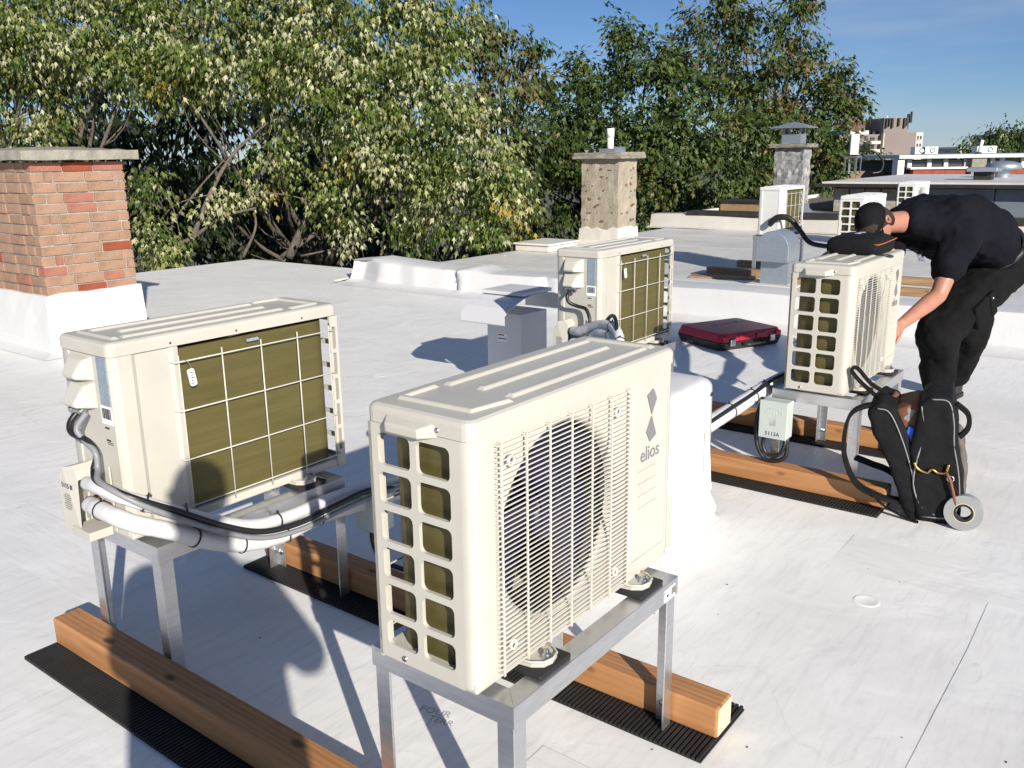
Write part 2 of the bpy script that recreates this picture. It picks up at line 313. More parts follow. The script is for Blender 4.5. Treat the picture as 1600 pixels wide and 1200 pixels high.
# lap seams of the sheets: thin raised strips of membrane welded over each other
def seam(pa, pb, wdt=.07, t=.0012):
    a, b = Vector(pa), Vector(pb); d = b-a; L = d.length; ang = math.atan2(d.y, d.x); n = max(2, int(L/.35)); s = MB()
    vs = []; 
    for i in range(n+1):
        x = -L/2+L*i/n; wob = .004*math.sin(i*1.7)+.003*math.sin(i*.63+1); hh = t*(1+.25*math.sin(i*1.1))
        vs += [(x, -wdt/2+wob-.003, .0002), (x, -wdt/2+wob, hh), (x, wdt/2, hh*.8), (x, wdt/2+.25, .0001)]
    fs = [(4*i+k, 4*i+4+k, 4*i+5+k, 4*i+1+k) for i in range(n) for k in range(3)]
    s.add(vs, fs); o = s.build('membrane_seam', M['mem'], roof); o.location = ((a.x+b.x)/2, (a.y+b.y)/2, 0); o.rotation_euler = (0, 0, ang); fixn(o)
for us, v0, v1 in ((-3.2, -10, 13), (-1.35, -10, 13), (.42, -10, -1.6), (.42, .1, 13), (2.24, -10, -1.3), (2.24, .35, 13), (4.1, -10, 13), (5.6, -10, -3)): seam((us+.02*(v1-v0)/20, -v1), (us, -v0))
for vs_, u0, u1 in ((.92, -5, 1.98), (-3.05, -2, 6), (3.4, 1, 6.2), (-7.1, 3, 7), (1.9, 2.24, 6.1)): seam((u1, -vs_), (u0, -vs_))
# round weld patches pressed over the fasteners
for (u, v) in ((1.9, 1.25), (2.05, 2.1), (1.0, 1.5), (1.35, 2.0), (2.6, 1.7), (.2, .9), (-.6, -.2), (3.1, -3.2), (4.6, -4.4), (2.9, 2.6), (1.75, .55)):
    MB().lathe([(.0005, .0012), (.030, .0010), (.036, .0022), (.040, .0022), (.046, .0002)], 24).build('weld_patch', M['mem'], roof, loc=(u, -v, 0))

# party parapet dressed in the same membrane, with creases
def parapet():
    prof = [(-.40, .0005), (-.22, .006), (-.14, .04), (-.105, .12), (-.08, .20), (-.062, .272), (-.052, .284), (.02, .292), (.18, .296), (.33, .292), (.345, .27), (.36, .02)]
    vs = []; rows = []; v = -7.15; rr = random.Random(3)
    while v < 13: rows.append(v); v += .055 if v < -2.5 else .16
    cre = [(-5.42, .050, .055), (-5.33, -.03, .05), (-4.13, .040, .05), (-3.84, .045, .04), (-3.76, -.03, .04), (-6.3, .02, .12), (-6.0, -.015, .1), (-1.0, .012, .1)]
    for v in rows:
        e = .008*math.sin(v*1.3)+.004*math.sin(v*3.1+1)
        lift = .06*max(0, 1-abs(v+6.75)/(.62 if v < -6.75 else 1.3))**1.2 + .045*max(0, 1-abs(v+5.18)/.26)
        ret = .55*max(0, 1-abs(v+7.0)/.42)
        for i, (x, z) in enumerate(prof):
            k = 0 if i in (0, 11) else 1; f = min(1, z/.28)
            cr = sum(a*math.exp(-((v-c-.10*(1-f))/w_)**2) for c, a, w_ in cre)
            vs.append((6.50 + x + .02*math.sin(v*.9)*k + ((cr if 1 < i < 8 else 0)+(ret*.3 if 1 <= i < 7 else 0))*k*1.0, -v, z*(.84 if v < -3.6 else .84+.16*min(1, (v+3.6)/1.5))*1.0 + k*(e*f + (lift if i > 6 and i < 10 else lift*.55)*f**3*(1.15 if i > 7 else 1))))
    n = len(prof); fs = [(j*n+i, j*n+i+1, (j+1)*n+i+1, (j+1)*n+i) for j in range(len(rows)-1) for i in range(n-1)]
    fs += [tuple(range(n))[::-1], tuple((len(rows)-1)*n+i for i in range(n))]
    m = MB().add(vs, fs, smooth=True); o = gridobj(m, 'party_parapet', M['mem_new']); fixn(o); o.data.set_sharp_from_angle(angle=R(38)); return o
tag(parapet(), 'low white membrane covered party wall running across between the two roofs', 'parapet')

# neighbouring roof and the roofs beyond
mb = MB().prism([(6.86, -16), (15.7, -16), (15.7, 7.4), (6.86, 7.4)], (-.4, .02))
nroof = structure(gridobj(mb, 'neighbour_roof', M['mem_old']))
MB().prism([(6.95, -15.8), (15.6, -15.8), (15.6, 7.2), (6.95, 7.2)], (-8.2, -.41)).build('wall', M['darkbrick'], nroof)
for us in (8.6, 10.4, 12.3, 14.1):
    s = MB(); s.box((us, -4.3, .0212), (.09, 23.2, .002)); s.build('membrane_seam', M['mem_old'], nroof)
mb = MB().prism([(16.0, -16), (28, -16), (28, 8.0), (16.0, 7.5)], (-.4, .18))
groof = structure(gridobj(mb, 'gravel_roof', M['gravel']))
MB().prism([(16.1, -15.9), (27.9, -15.9), (27.9, 7.4), (16.1, 7.4)], (-8.2, -.41)).build('wall', M['darkbrick'], groof)
# roof edge trim of the gravel roof
for k in range(8):
    MB().box((16.7+k*1.42, 7.54+k*.0592, .21), (1.40, .10, .12), rz=.0416).build('edge_trim', M['white_trim'], groof)
# second party wall: aged white upstand with black coping
pw = thing('coped_wall', 'aged white upstand with black coping between the older roof and the gravel roof', 'wall', G(15.85, -2.6, 0), GRZ)
wv = []
prof = [(-.42, .02), (-.22, .06), (-.17, .28), (.17, .30), (.19, .05)]
rows = [(-10.6+.3*i) for i in range(60)]
for y in rows: wv += [(x+.02*math.sin(y*1.9)*(0 < i < 4), y-1.8, z+.012*math.sin(y*2.3)) for i, (x, z) in enumerate(prof)]
o = MB().add(wv, [(j*5+i, j*5+i+1, j*5+6+i, j*5+5+i) for j in range(len(rows)-1) for i in range(4)], smooth=True).build('upstand', M['mem_aged'], pw); fixn(o)
for k in range(9): MB().box((0, -8.7+k*1.55, .325+.004*(k % 2)), (.42, 1.53, .085)).build('coping', M['tar'], pw, bevel=.01)
# gravel roof's raised plank-edged hatch
h = thing('roof_hatch', 'low dark brown hatch cover lying on the gravel roof edge', 'hatch', G(18.9, -7.0, .18), GRZ)
MB().box((0, 0, .11), (1.3, 1.0, .22)).build('curb', M['wood_old'], h); MB().box((0, 0, .25), (1.4, 1.1, .055)).build('cover', M['tar'], h, bevel=.01)

# ------------------------------------------------------------------ brick chimney
ch = thing('brick_chimney', 'tan brick chimney with scattered red bricks and a concrete cap', 'chimney', G(2.11, -5.87, 0), GRZ)
A_, B_, NC, CH, Z0 = .765, 1.42, 13, .0805, .46      # along u, along -v ; 13 courses
# local: x along u from near corner, y away along -v
core = MB().box((A_/2, B_/2, Z0+NC*CH/2-.02), (A_-.024, B_-.024, NC*CH+.03)).build('mortar_core', M['mortar'], ch)
bk = MB().box((0, 0, 0), (.239, .10, CH-.012), bev=.004)
bricks = {}
for k in ('brick_tan', 'brick_tan2', 'brick_pink', 'brick_red'):
    me = bpy.data.meshes.new('brick_'+k); me.from_pydata(bk.v, [], bk.f); me.materials.append(M[k]); bricks[k] = me
rr = random.Random(5)
special = {(12, 0, 1): 'brick_red', (9, 0, 1): 'brick_pink', (8, 0, 1): 'brick_pink', (4, 0, 2): 'brick_red', (1, 0, 2): 'brick_pink', (12, 0, 0): 'brick_pink', (12, 0, 2): 'brick_pink', (12, 0, 3): 'brick_pink', (0, 0, 1): 'brick_red', (2, 0, 0): 'brick_pink', (3, 3, 3): 'brick_red'}
def brickrow(face, c, length, phase, place):
    x = 0; k = 0; first = phase
    while x < length-.02:
        ln = min((first if k == 0 and first else .251), length-x)
        if length-(x+ln) < .05: ln = length-x
        key = special.get((c, face, k)) or ('brick_tan' if rr.random() < .62 else 'brick_tan2')
        if (c, face, k) not in special and rr.random() < .015: key = 'brick_pink'
        o = bpy.data.objects.new('brick', bricks[key]); COL.objects.link(o); o.parent = ch
        px, py, rz = place(x+ln/2); off = rr.uniform(-.0035, .0035)
        o.location = (px + off*abs(math.sin(rz)), py + off*abs(math.cos(rz)), Z0+CH*(c+.5)+rr.uniform(-.002, .002)); o.rotation_euler = (rr.uniform(-.006, .006), rr.uniform(-.008, .008), rz+rr.uniform(-.008, .008))
        o.scale = ((ln-.012)/.239, 1, rr.uniform(.97, 1.03)); x += ln; k += 1
for c in range(NC):
    ph = (0, .13, .19, .07)[c % 4]; lean = 0
    full = c % 2 == 0
    ua, ub = (0, A_) if full else (.1, A_-.1); va, vb = (.1, B_-.1) if full else (0, B_)
    brickrow(0, c, ub-ua, ph, lambda s: (ua+s, .05, 0))
    brickrow(1, c, ub-ua, ph, lambda s: (ua+s, B_-.05, 0))
    brickrow(2, c, vb-va, (.14, 0, .08, .2)[c % 4], lambda s: (A_-.05, va+s, math.pi/2))
    brickrow(3, c, vb-va, (.14, 0, .08, .2)[c % 4], lambda s: (.05, va+s, math.pi/2))
# cap, slightly domed
cv = []; nx, ny = 10, 12; ox = .09
for j in range(ny+1):
    for i in range(nx+1):
        x = -ox+(A_+2*ox)*i/nx; y = -ox+(B_+2*ox)*j/ny; e = min(i, nx-i, j, ny-j)
        cv.append((x+rr.uniform(-.006, .006), y+rr.uniform(-.006, .006), Z0+NC*CH+.085+.028*min(1, e/3)+rr.uniform(-.004, .004)))
nt_ = len(cv); ring = [i for i in range(nx+1)]+[(nx+1)*j+nx for j in range(1, ny+1)]+[(nx+1)*ny+i for i in range(nx-1, -1, -1)]+[(nx+1)*j for j in range(ny-1, 0, -1)]
cf = [(j*(nx+1)+i, j*(nx+1)+i+1, (j+1)*(nx+1)+i+1, (j+1)*(nx+1)+i) for j in range(ny) for i in range(nx)]
for r_ in ring: x, y, z = cv[r_]; cv.append((x, y, Z0+NC*CH+.012+rr.uniform(-.004, .004)))
L_ = len(ring)
cf += [(ring[k], nt_+k, nt_+(k+1) % L_, ring[(k+1) % L_]) for k in range(L_)] + [tuple(nt_+k for k in range(L_))]
fixn(MB().add(cv, cf).build('concrete_cap', M['concrete'], ch))
# membrane skirt round the foot, flaring onto the roof
def skirt(parent, a, b, z1, flare, m, name='membrane_skirt', jag=.0, top_off=.025, seed=1):
    r2 = random.Random(seed); levels = [(flare, .003), (flare*.35, .03), (.035, .10), (top_off+.008, z1*.5), (top_off, z1), (top_off-.03, z1+.004)]
    vs = []; per = []
    nseg = 7
    base = [(i/nseg*a, 0, 0, -1) for i in range(nseg)]+[(a, j/nseg*b, 1, 0) for j in range(nseg)]+[(a-i/nseg*a, b, 0, 1) for i in range(nseg)]+[(0, b-j/nseg*b, -1, 0) for j in range(nseg)]
    n = len(base); jit = [r2.uniform(-jag, jag) for _ in range(n)]
    for li, (o_, z) in enumerate(levels):
        for k, (x, y, dx, dy) in enumerate(base):
            cx = (1 if x > a-.001 else -1 if x < .001 else 0); cy = (1 if y > b-.001 else -1 if y < .001 else 0)
            vs.append((x+cx*o_+r2.uniform(-.004, .004), y+cy*o_+r2.uniform(-.004, .004), z+(jit[k] if li >= 4 else 0)))
    fs = [(l*n+k, l*n+(k+1) % n, (l+1)*n+(k+1) % n, (l+1)*n+k) for l in range(len(levels)-1) for k in range(n)]
    return fixn(MB().add(vs, fs, smooth=False).build(name, m, parent, bevel=.006))
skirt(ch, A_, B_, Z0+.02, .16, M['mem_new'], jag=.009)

# ------------------------------------------------------------------ rendered chimney on the older roof
M['stucco'] = mat('patchy_render', (.39, .345, .275), .95, col2=(.28, .24, .185), vscale=4, bump=.2, bscale=30)
M['stucco_grey'] = mat('painted_silver_brick', (.40, .40, .40), .8, col2=(.13, .13, .135), vscale=6, bump=.3, bscale=18)
M['chip'] = mat('exposed_red_brick', (.20, .10, .06), .9, var=.3, vscale=10)
sc = thing('rendered_chimney', 'beige rendered chimney with brick chips showing and white pipe on top', 'chimney', G(11.57, -6.28, .02), GRZ)
def rough_prism(a, b, z0, z1, jit, parent, name, m, seed, taper=.0):
    r2 = random.Random(seed); nseg = 8; nl = 16; vs = []
    base = [(i/nseg, 0) for i in range(nseg)]+[(1, j/nseg) for j in range(nseg)]+[(1-i/nseg, 1) for i in range(nseg)]+[(0, 1-j/nseg) for j in range(nseg)]
    n = len(base)
    for l in range(nl+1):
        f = l/nl; s = 1-taper*f
        for x, y in base: vs.append(((x-.5)*a*s+a/2+r2.uniform(-jit, jit), (y-.5)*b*s+b/2+r2.uniform(-jit, jit), z0+(z1-z0)*f))
    fs = [(l*n+k, l*n+(k+1) % n, (l+1)*n+(k+1) % n, (l+1)*n+k) for l in range(nl) for k in range(n)]+[tuple(nl*n+k for k in range(n))]
    return fixn(MB().add(vs, fs).build(name, m, parent))
rough_prism(.60, .71, 0, 1.42, .008, sc, 'shaft', M['stucco'], 2)
rr = random.Random(11)
for k in range(38):       # chips where the render has come off
    face = k % 2; z = rr.choice((.42, .55, .66, .78, .90, 1.0, 1.12, 1.24))+rr.uniform(-.02, .02); w_, h_ = rr.uniform(.012, .05), rr.uniform(.008, .024)
    pts = [(w_*math.cos(q)*rr.uniform(.6, 1.1), h_*math.sin(q)*rr.uniform(.5, 1.2)) for q in [2*math.pi*i/7 for i in range(7)]]
    if face: s = rr.uniform(.06, .54); Mx = Matrix.Translation((s, -.006, z)) @ Matrix.Rotation(math.pi/2, 4, 'X')
    else: s = rr.uniform(.06, .65); Mx = Matrix.Translation((-.006, s, z)) @ Matrix.Rotation(-math.pi/2, 4, 'Z') @ Matrix.Rotation(math.pi/2, 4, 'X')
    fixn(MB().prism(pts, (-.004, .007), Mx).build('brick_chip', M['chip'], sc))
cap = rough_prism(.82, .93, 1.42, 1.52, .008, sc, 'cap', M['concrete'], 4, .04); cap.location = (-.11, -.11, 0)
g_ = MB().box((.36, .34, 1.55), (.34, .30, .06)).build('grate_frame', M['alu_dark'], sc)
for k in range(9): MB().box((.205+k*.038, .19, 1.59), (.018, .02, .03)).build('grate_tooth', M['alu_dark'], g_)
MB().tube([(.30, .34, 1.50), (.30, .34, 1.80)], .055, 14).build('vent_pipe', M['white_trim'], sc)
MB().tube([(.30, .34, 1.76), (.30, .34, 1.90)], .064, 14).build('pipe_collar', M['white_trim'], sc)
skirt(sc, .60, .71, .30, .20, M['mem_aged'], jag=.03, seed=5)

# ------------------------------------------------------------------ silver painted chimney with metal cowl on the gravel roof
s2 = thing('silver_chimney', 'flaking silver painted chimney with a pyramid shaped metal cowl', 'chimney', G(18.4, -5.7, .18), GRZ)
rough_prism(.48, .64, 0, 1.42, .02, s2, 'shaft', M['stucco_grey'], 8)
c2 = rough_prism(.70, .86, 1.42, 1.50, .008, s2, 'cap', M['concrete'], 9); c2.location = (-.11, -.11, 0)
cw = MB().box((.24, .32, 1.60), (.34, .42, .20)).build('cowl_base', M['alu_dark'], s2)
for x, y in ((.10, .14), (.38, .14), (.10, .50), (.38, .50)): MB().box((x, y, 1.77), (.035, .035, .14)).build('cowl_strut', M['alu_dark'], s2)
fixn(MB().add([(-.1, -.08, 1.83), (.58, -.08, 1.83), (.58, .72, 1.83), (-.1, .72, 1.83), (-.1, -.08, 1.85), (.58, -.08, 1.85), (.58, .72, 1.85), (-.1, .72, 1.85), (.24, .32, 1.97)], [(0, 3, 2, 1), (0, 1, 5, 4), (1, 2, 6, 5), (2, 3, 7, 6), (3, 0, 4, 7), (4, 5, 8), (5, 6, 8), (6, 7, 8), (7, 4, 8)]).build('cowl_roof', M['alu_dark'], s2))
skirt(s2, .48, .64, .22, .30, M['alu_dark'], name='metal_flashing', seed=7)

# marker handwriting and crumbs of debris on the membrane
M['faded_ink'] = mat('faded_marker', (.40, .40, .41), .7)
for wd_, (pa, pb) in (('FOUR', ((655, 1106), (706, 1119))), ('TERR', ((666, 1120), (712, 1134)))):
    a_, b_ = atz(*pa, 0), atz(*pb, 0); d_ = b_-a_
    wo_ = text_mesh('marker_writing', wd_, d_.length*.36, M['faded_ink'], roof, Matrix.Identity(4), .0002); wo_.matrix_parent_inverse = Matrix.Identity(4)
    wo_.matrix_local = (Matrix.Translation(ORG) @ Matrix.Rotation(GRZ, 4, 'Z')).inverted() @ (Matrix.Translation((a_+b_)/2+Vector((0, 0, .0007))) @ Matrix.Rotation(math.atan2(d_.y, d_.x), 4, 'Z'))
rr = random.Random(31); db = MB()
for k in range(20):
    px, py = rr.uniform(880, 1600), rr.uniform(840, 1200); 
    if k > 13: px, py = rr.uniform(0, 560), rr.uniform(560, 1190)
    p_ = atz(px, py, 0); s_ = rr.uniform(.001, .003); db.box((p_.x, p_.y, s_*.4), (s_*rr.uniform(.8, 2.5), s_, s_*.8), rz=rr.uniform(0, 3))
o = db.build('debris', M['tar']); o['kind'] = 'stuff'; o['label'] = 'dark crumbs of debris scattered on the white roof'; o['category'] = 'debris'
# ================================================================== outdoor units
UW, UD, UH = .80, .27, .528
def holed_panel(mb, x0, x1, z0, z1, cells, y, t, flip, rad=.014, n=4):
    """flat panel in the XZ plane at depth y with rounded openings; cells = list of (cx0,cx1,cz0,cz1) covering regions with holes hx.."""
    for (a0, a1, b0, b1, h0, h1, k0, k1) in cells:
        outer = []; inner = rrect(h0, h1, k0, k1, rad, n); m = len(inner)
        cx, cz = (h0+h1)/2, (k0+k1)/2
        q = n+1
        corners = [(a1, b1), (a0, b1), (a0, b0), (a1, b0)]
        for i in range(m): outer.append(corners[i//q])
        vi = len(mb.v)
        for yy in (y, y+t):
            for (px, pz) in inner: mb.v.append((px, yy, pz))
        vo = len(mb.v)
        for yy in (y, y+t):
            for c in corners: mb.v.append((c[0], yy, c[1]))
        for i in range(m):
            j = (i+1) % m; ci, cj = i//q, j//q
            for L, fl in ((0, False), (1, True)):
                A, B = vi+L*m+i, vi+L*m+j; C, D = vo+L*4+cj, vo+L*4+ci
                f = (A, B, C) if ci == cj else (A, B, C, D)
                mb.f.append(f[::-1] if fl else f); mb.sm.append(False)
            mb.f.append((vi+i, vi+m+i, vi+m+j, vi+j)); mb.sm.append(False)
def circ_panel(mb, x0, x1, z0, z1, cx, cz, r, y, n=64):
    """square-to-circle ring in the XZ plane"""
    vs = []; 
    for k in range(n):
        a = 2*math.pi*(k+.5)/n; c, s = math.cos(a), math.sin(a)
        tx = ((x1-cx)/c if c > 0 else (x0-cx)/c) if abs(c) > 1e-9 else 1e9; tz = ((z1-cz)/s if s > 0 else (z0-cz)/s) if abs(s) > 1e-9 else 1e9
        t = min(tx, tz); vs.append((cx+c*t, y, cz+s*t))
    b = len(mb.v); mb.v += vs; mb.v += [(cx+r*math.cos(2*math.pi*(k+.5)/n), y, cz+r*math.sin(2*math.pi*(k+.5)/n)) for k in range(n)]
    mb.v += [(cx+(r-.012)*math.cos(2*math.pi*(k+.5)/n), y+.008, cz+(r-.012)*math.sin(2*math.pi*(k+.5)/n)) for k in range(n)]
    mb.v += [(cx+(r-.014)*math.cos(2*math.pi*(k+.5)/n), y+.026, cz+(r-.014)*math.sin(2*math.pi*(k+.5)/n)) for k in range(n)]
    corner = [(x1, y, z1), (x0, y, z1), (x0, y, z0), (x1, y, z0)]; cb = len(mb.v); mb.v += corner
    for k in range(n):
        j = (k+1) % n
        for l in range(3): mb.f.append((b+l*n+k, b+l*n+j, b+(l+1)*n+j, b+(l+1)*n+k)); mb.sm.append(l > 0)
        # corner triangles
        p, q = vs[k], vs[j]
        if abs(p[0]-q[0]) > 1e-6 and abs(p[2]-q[2]) > 1e-6:
            ci = min(range(4), key=lambda i: abs(corner[i][0]-(p[0] if abs(abs(p[0]-cx)-max(abs(x1-cx), abs(x0-cx))) < .2 else q[0]))+abs(corner[i][2]-p[2])+abs(corner[i][0]-q[0])+abs(corner[i][2]-q[2]))
            mb.f.append((b+k, cb+ci, b+j)); mb.sm.append(False)
def make_unit(paint='cream', lod=0):
    cr = M[paint]; wire = M['cream_wire'] if paint == 'cream' else cr
    t = bpy.data.objects.new('heat_pump', None); COL.objects.link(t); t.empty_display_size = .1
    x0, x1, y0, y1 = -UW/2, UW/2, -UD/2, UD/2          # front is y0, service end is x1, back is y1
    # base pan
    mb = MB().box((0, 0, .014), (UW-.006, UD-.006, .028)); mb.build('base_pan', cr, t, bevel=.006)
    # front panel with fan opening, rounded outer corners
    FX, FZ, FR_ = -.098, .278, .226
    mb = MB(); circ_panel(mb, x0+.052, x0+.56, .018, UH, FX, FZ, FR_, y0)
    xa, xb = x0+.56, x1-.018
    def strip(pts, za, zb, ny=1):
        vs = [(x, y, za) for x, y in pts]+[(x, y, zb) for x, y in pts]; n = len(pts)
        mb.add(vs, [(i, i+1, n+i+1, n+i) for i in range(n-1)], smooth=True)
    strip([(x0+.052, y0), (x0+.018, y0), (x0+.007, y0+.004), (x0, y0+.016), (x0, y0+.03)][::-1], .012, UH)
    # right part: shallow stepped logo field
    for (px0, px1, pz0, pz1, dy) in ((xa, xb, .018, UH, 0),):
        gx = [xa, xa+.022, xa+.034, xb-.02, xb-.008, xb]; gz = [.018, .05, .062, UH-.05, UH-.038, UH]
        dep = lambda i, j: .0045 if (2 <= i <= 3 and 2 <= j <= 3) else 0
        vs = [(gx[i], y0-dep(i, j), gz[j]) for j in range(6) for i in range(6)]
        mb.add(vs, [(j*6+i, j*6+i+1, j*6+7+i, j*6+6+i) for j in range(5) for i in range(5)])
    strip([(xb, y0), (x1-.007, y0+.004), (x1, y0+.016), (x1, y0+.045)], .012, UH)
    for k in range(4): mb.box((xa+.105, y0-.0048, .13+k*.032+.06), (.09, .004, .004))
    fp = mb.build('front_panel', cr, t); fixn(fp)
    if lod < 2:
        lg = MB()
        for sgn, zc in ((1, .452), (-1, .388)):
            k4 = [(-.021, sgn*.022), (.009, sgn*.034), (.026, sgn*.006), (.003, -sgn*.030)] if sgn > 0 else [(.003, .030), (-.022, -.006), (-.004, -.034), (.027, -.022)]
            lg.prism(k4, .0012, Matrix.Translation((xa+.115, y0-.0058, zc)) @ Matrix.Rotation(math.pi/2, 4, 'X'))
        fixn(lg.build('emblem', M['logo'], t))
        text_mesh('lettering', 'elios', .052, M['logo'], t, Matrix.Translation((xa+.115, y0-.0056, .325)) @ Matrix.Rotation(math.pi/2, 4, 'X'), .0005)
    # fan, motor and the dark shroud behind
    fan = MB().lathe([(.001, -.03), (.05, -.026), (.062, -.01), (.062, .05)], 24, Matrix.Translation((FX, y0+.055, FZ)) @ Matrix.Rotation(-math.pi/2, 4, 'X')).build('fan_hub', M['fan'], t)
    for k in range(3):
        a0 = k*2*math.pi/3+.4; vs = []; nr, na = 5, 7
        for i in range(nr+1):
            r = .055+(.203-.055)*i/nr; sw = .35*(i/nr)
            for j in range(na+1):
                a = a0+sw+1.62*(j/na)*(1-.12*i/nr); dy = .05*(j/na)-.015
                vs.append((FX+r*math.cos(a), y0+.045+dy, FZ+r*math.sin(a)))
        MB().add(vs, [(i*(na+1)+j, i*(na+1)+j+1, (i+1)*(na+1)+j+1, (i+1)*(na+1)+j) for i in range(nr) for j in range(na)], smooth=True).build('fan_blade', M['fan'], t)
    MB().lathe([(FR_-.0135, 0), (FR_-.013, .075), (FR_+.006, .080), (FR_+.004, .0)], 48, Matrix.Translation((FX, y0+.0265, FZ)) @ Matrix.Rotation(-math.pi/2, 4, 'X'), close=True).build('fan_shroud', M['dark'], t)
    sh = MB(); 
    sh.box((.0, y0+.15, .27), (.03, .008, .44)); sh.box((FX-.04, y0+.15, .27), (.03, .008, .44)); sh.lathe([(.001, 0), (.055, 0), (.055, .05), (.001, .05)], 18, Matrix.Translation((FX, y0+.16, FZ)) @ Matrix.Rotation(math.pi/2, 4, 'X'))
    sh.build('motor_bracket', M['dark'], t)
    MB().box((.165, .0, .27), (.008, UD-.05, .49)).build('partition', M['dark'], t)
    # wire grille over the fan: many horizontal wires, seven uprights
    gr = MB(); gx0, gx1 = x0+.066, x0+.565; nw = 46; yg = y0-.011
    for i in range(nw):
        z = .022+(.508-.022)*i/(nw-1); gr.box(((gx0+gx1)/2, yg, z), (gx1-gx0, .0024, .0023))
        for xx in (gx0, gx1): gr.box((xx, yg+.006, z), (.0034, .013, .0034))
    for k in range(7):
        xx = gx0+.006+(gx1-gx0-.012)*k/6; gr.box((xx, yg-.0028, .265), (.0044, .003, .497))
        for zz in (.02, .51): gr.box((xx, yg+.004, zz), (.0044, .014, .0044))
    for cxx in (FX-.2, FX+.2):
        for czz in (.075, .47): gr.lathe([(.008, 0), (.012, 0), (.012, .008), (.008, .008)], 10, Matrix.Translation((cxx, yg+.002, czz)) @ Matrix.Rotation(math.pi/2, 4, 'X'), close=True)
    gr.build('fan_grille', wire, t)
    # coil-end panel with twelve rounded openings
    ep = MB(); zs = [.012+k*(UH-.012)/6 for k in range(7)]; cells = []
    ymid = y0+.03+ (UD-.03-.0)*.5
    rows = []
    zz0, zz1 = .020, .516; rh = (zz1-zz0)/6
    for k in range(6):
        b0, b1 = (.004 if k == 0 else zz0+rh*k), (UH if k == 5 else zz0+rh*(k+1))
        h0, h1 = zz0+rh*k+.0075, zz0+rh*(k+1)-.0075
        if k == 0: h0 += .010
        # local panel coordinate: s runs from the front seam (0) to the back (UD-.03)
        cells.append((0, .118, b0, b1, .024, .110, h0, h1)); cells.append((.118, UD-.03, b0, b1, .127, .215, h0, h1))
    holed_panel(ep, 0, UD-.03, 0, UH, cells, 0, .009, False, rad=.013)
    Mx = Matrix.Translation((x0, y0+.03, 0)) @ Matrix.Rotation(math.pi/2, 4, 'Z') @ Matrix.Scale(-1, 4, (0, 1, 0))
    ep.v = [tuple(Mx @ Vector(p)) for p in ep.v]
    # back flange of the same panel: slotted corner post
    for zc, zh in ((.512, .03), (.026, .052)): ep.box((x0+.017, y1-.004, zc), (.034, .008, zh))
    for k in range(6):
        zc = .052+.025*0+(.445/5)*k
        ep.box((x0+.017, y1-.004, zc), (.034, .0078, .014))
    ep.box((x0+.005, y1-.004, .27), (.010, .0076, .46)); ep.box((x0+.029, y1-.004, .27), (.010, .0076, .46))
    fixn(ep.build('coil_end_panel', cr, t))
    if lod < 2:
        sp = MB()
        for s_, z_ in ((.05, UH+.013), (.165, UH+.013)): sp.lathe([(.0005, .003), (.005, .003), (.0055, 0)], 8, Matrix.Translation((x0-.002, y0+.03+s_, z_)) @ Matrix.Rotation(-math.pi/2, 4, 'Y'))
        sp.lathe([(.0005, .004), (.006, .004), (.0065, 0)], 8, Matrix.Translation((x0-.0002, y1-.075, .017)) @ Matrix.Rotation(-math.pi/2, 4, 'Y'))
        sp.build('screw', M['steel'], t)
    # coil: bent sheet round the end and along the back
    path = [(x0+.028, y0+.058), (x0+.028, y1-.095)]
    for k in range(7): a = R(180-90*k/6); path.append((x0+.028+.062+.062*math.cos(a), y1-.078+.062*math.sin(a)))
    path += [(x0+.12, y1-.016), (x1-.214, y1-.016)]
    th = .03; inner = []
    vs = []; n = len(path)
    for i, (px, py) in enumerate(path):
        a = Vector(path[max(i-1, 0)]); b = Vector(path[min(i+1, n-1)]); d = (b-a).normalized(); nr = Vector((d.y, -d.x))
        for (qx, qy) in ((px, py), (px+nr.x*th, py+nr.y*th)):
            vs += [(qx, qy, .030), (qx, qy, UH-.012)]
    fs = []
    for i in range(n-1):
        b = i*4; c = b+4
        fs += [(b, b+1, c+1, c), (b+2, c+2, c+3, b+3), (b+1, b+3, c+3, c+1), (b, c, c+2, b+2)]
    fs += [(0, 2, 3, 1), ((n-1)*4, (n-1)*4+1, (n-1)*4+3, (n-1)*4+2)]
    fixn(MB().add(vs, fs, smooth=False).build('coil', M['coil'], t))
    # wire guard across the back coil
    gd = MB(); yq = y1+.006; xs = [.202, .058, -.083, -.224, -.356]; zs = [.047, .190, .338, .482]
    for x in xs: gd.tube([(x, yq, .022), (x, yq, .500)], .0023, 6)
    for z in zs: gd.tube([(xs[0]+.02, y1-.006, z), (xs[0]+.012, yq+.0045, z), (xs[-1]-.012, yq+.0045, z), (xs[-1]-.026, y1-.004, z)], .0023, 6)
    gd.build('wire_guard', wire, t)
    if lod < 2:
        tg = MB().prism(rrect(-.011, .011, -.026, .026, .007), .003, Matrix.Translation((.170, y1+.016, .432)) @ Matrix.Rotation(math.pi/2, 4, 'X') @ Matrix.Rotation(-.16, 4, 'Z')).build('hang_tag', M['sticker'], t); fixn(tg)
        kk = MB(); 
        for q in range(5): kk.box((.170, y1+.0168, .447-.008*q), (.012-.004*(q % 2), .0012, .0024))
        kk.build('tag_print', M['ink'], tg)
        MB().tube(catmull([(.215, y1+.003, .478), (.19, y1+.014, .486), (.176, y1+.016, .474), (.169, y1+.014, .456)]), .0011, 5).build('tag_tie', M['cable_grey'], tg)
        MB().box((-.06, y1-.003, UH-.026), (.045, .006, .011)).build('coil_clip', M['label_blue'], t, bevel=.003)
    # service panels: back strip + end
    sp = MB(); 
    bx0 = x1-.206
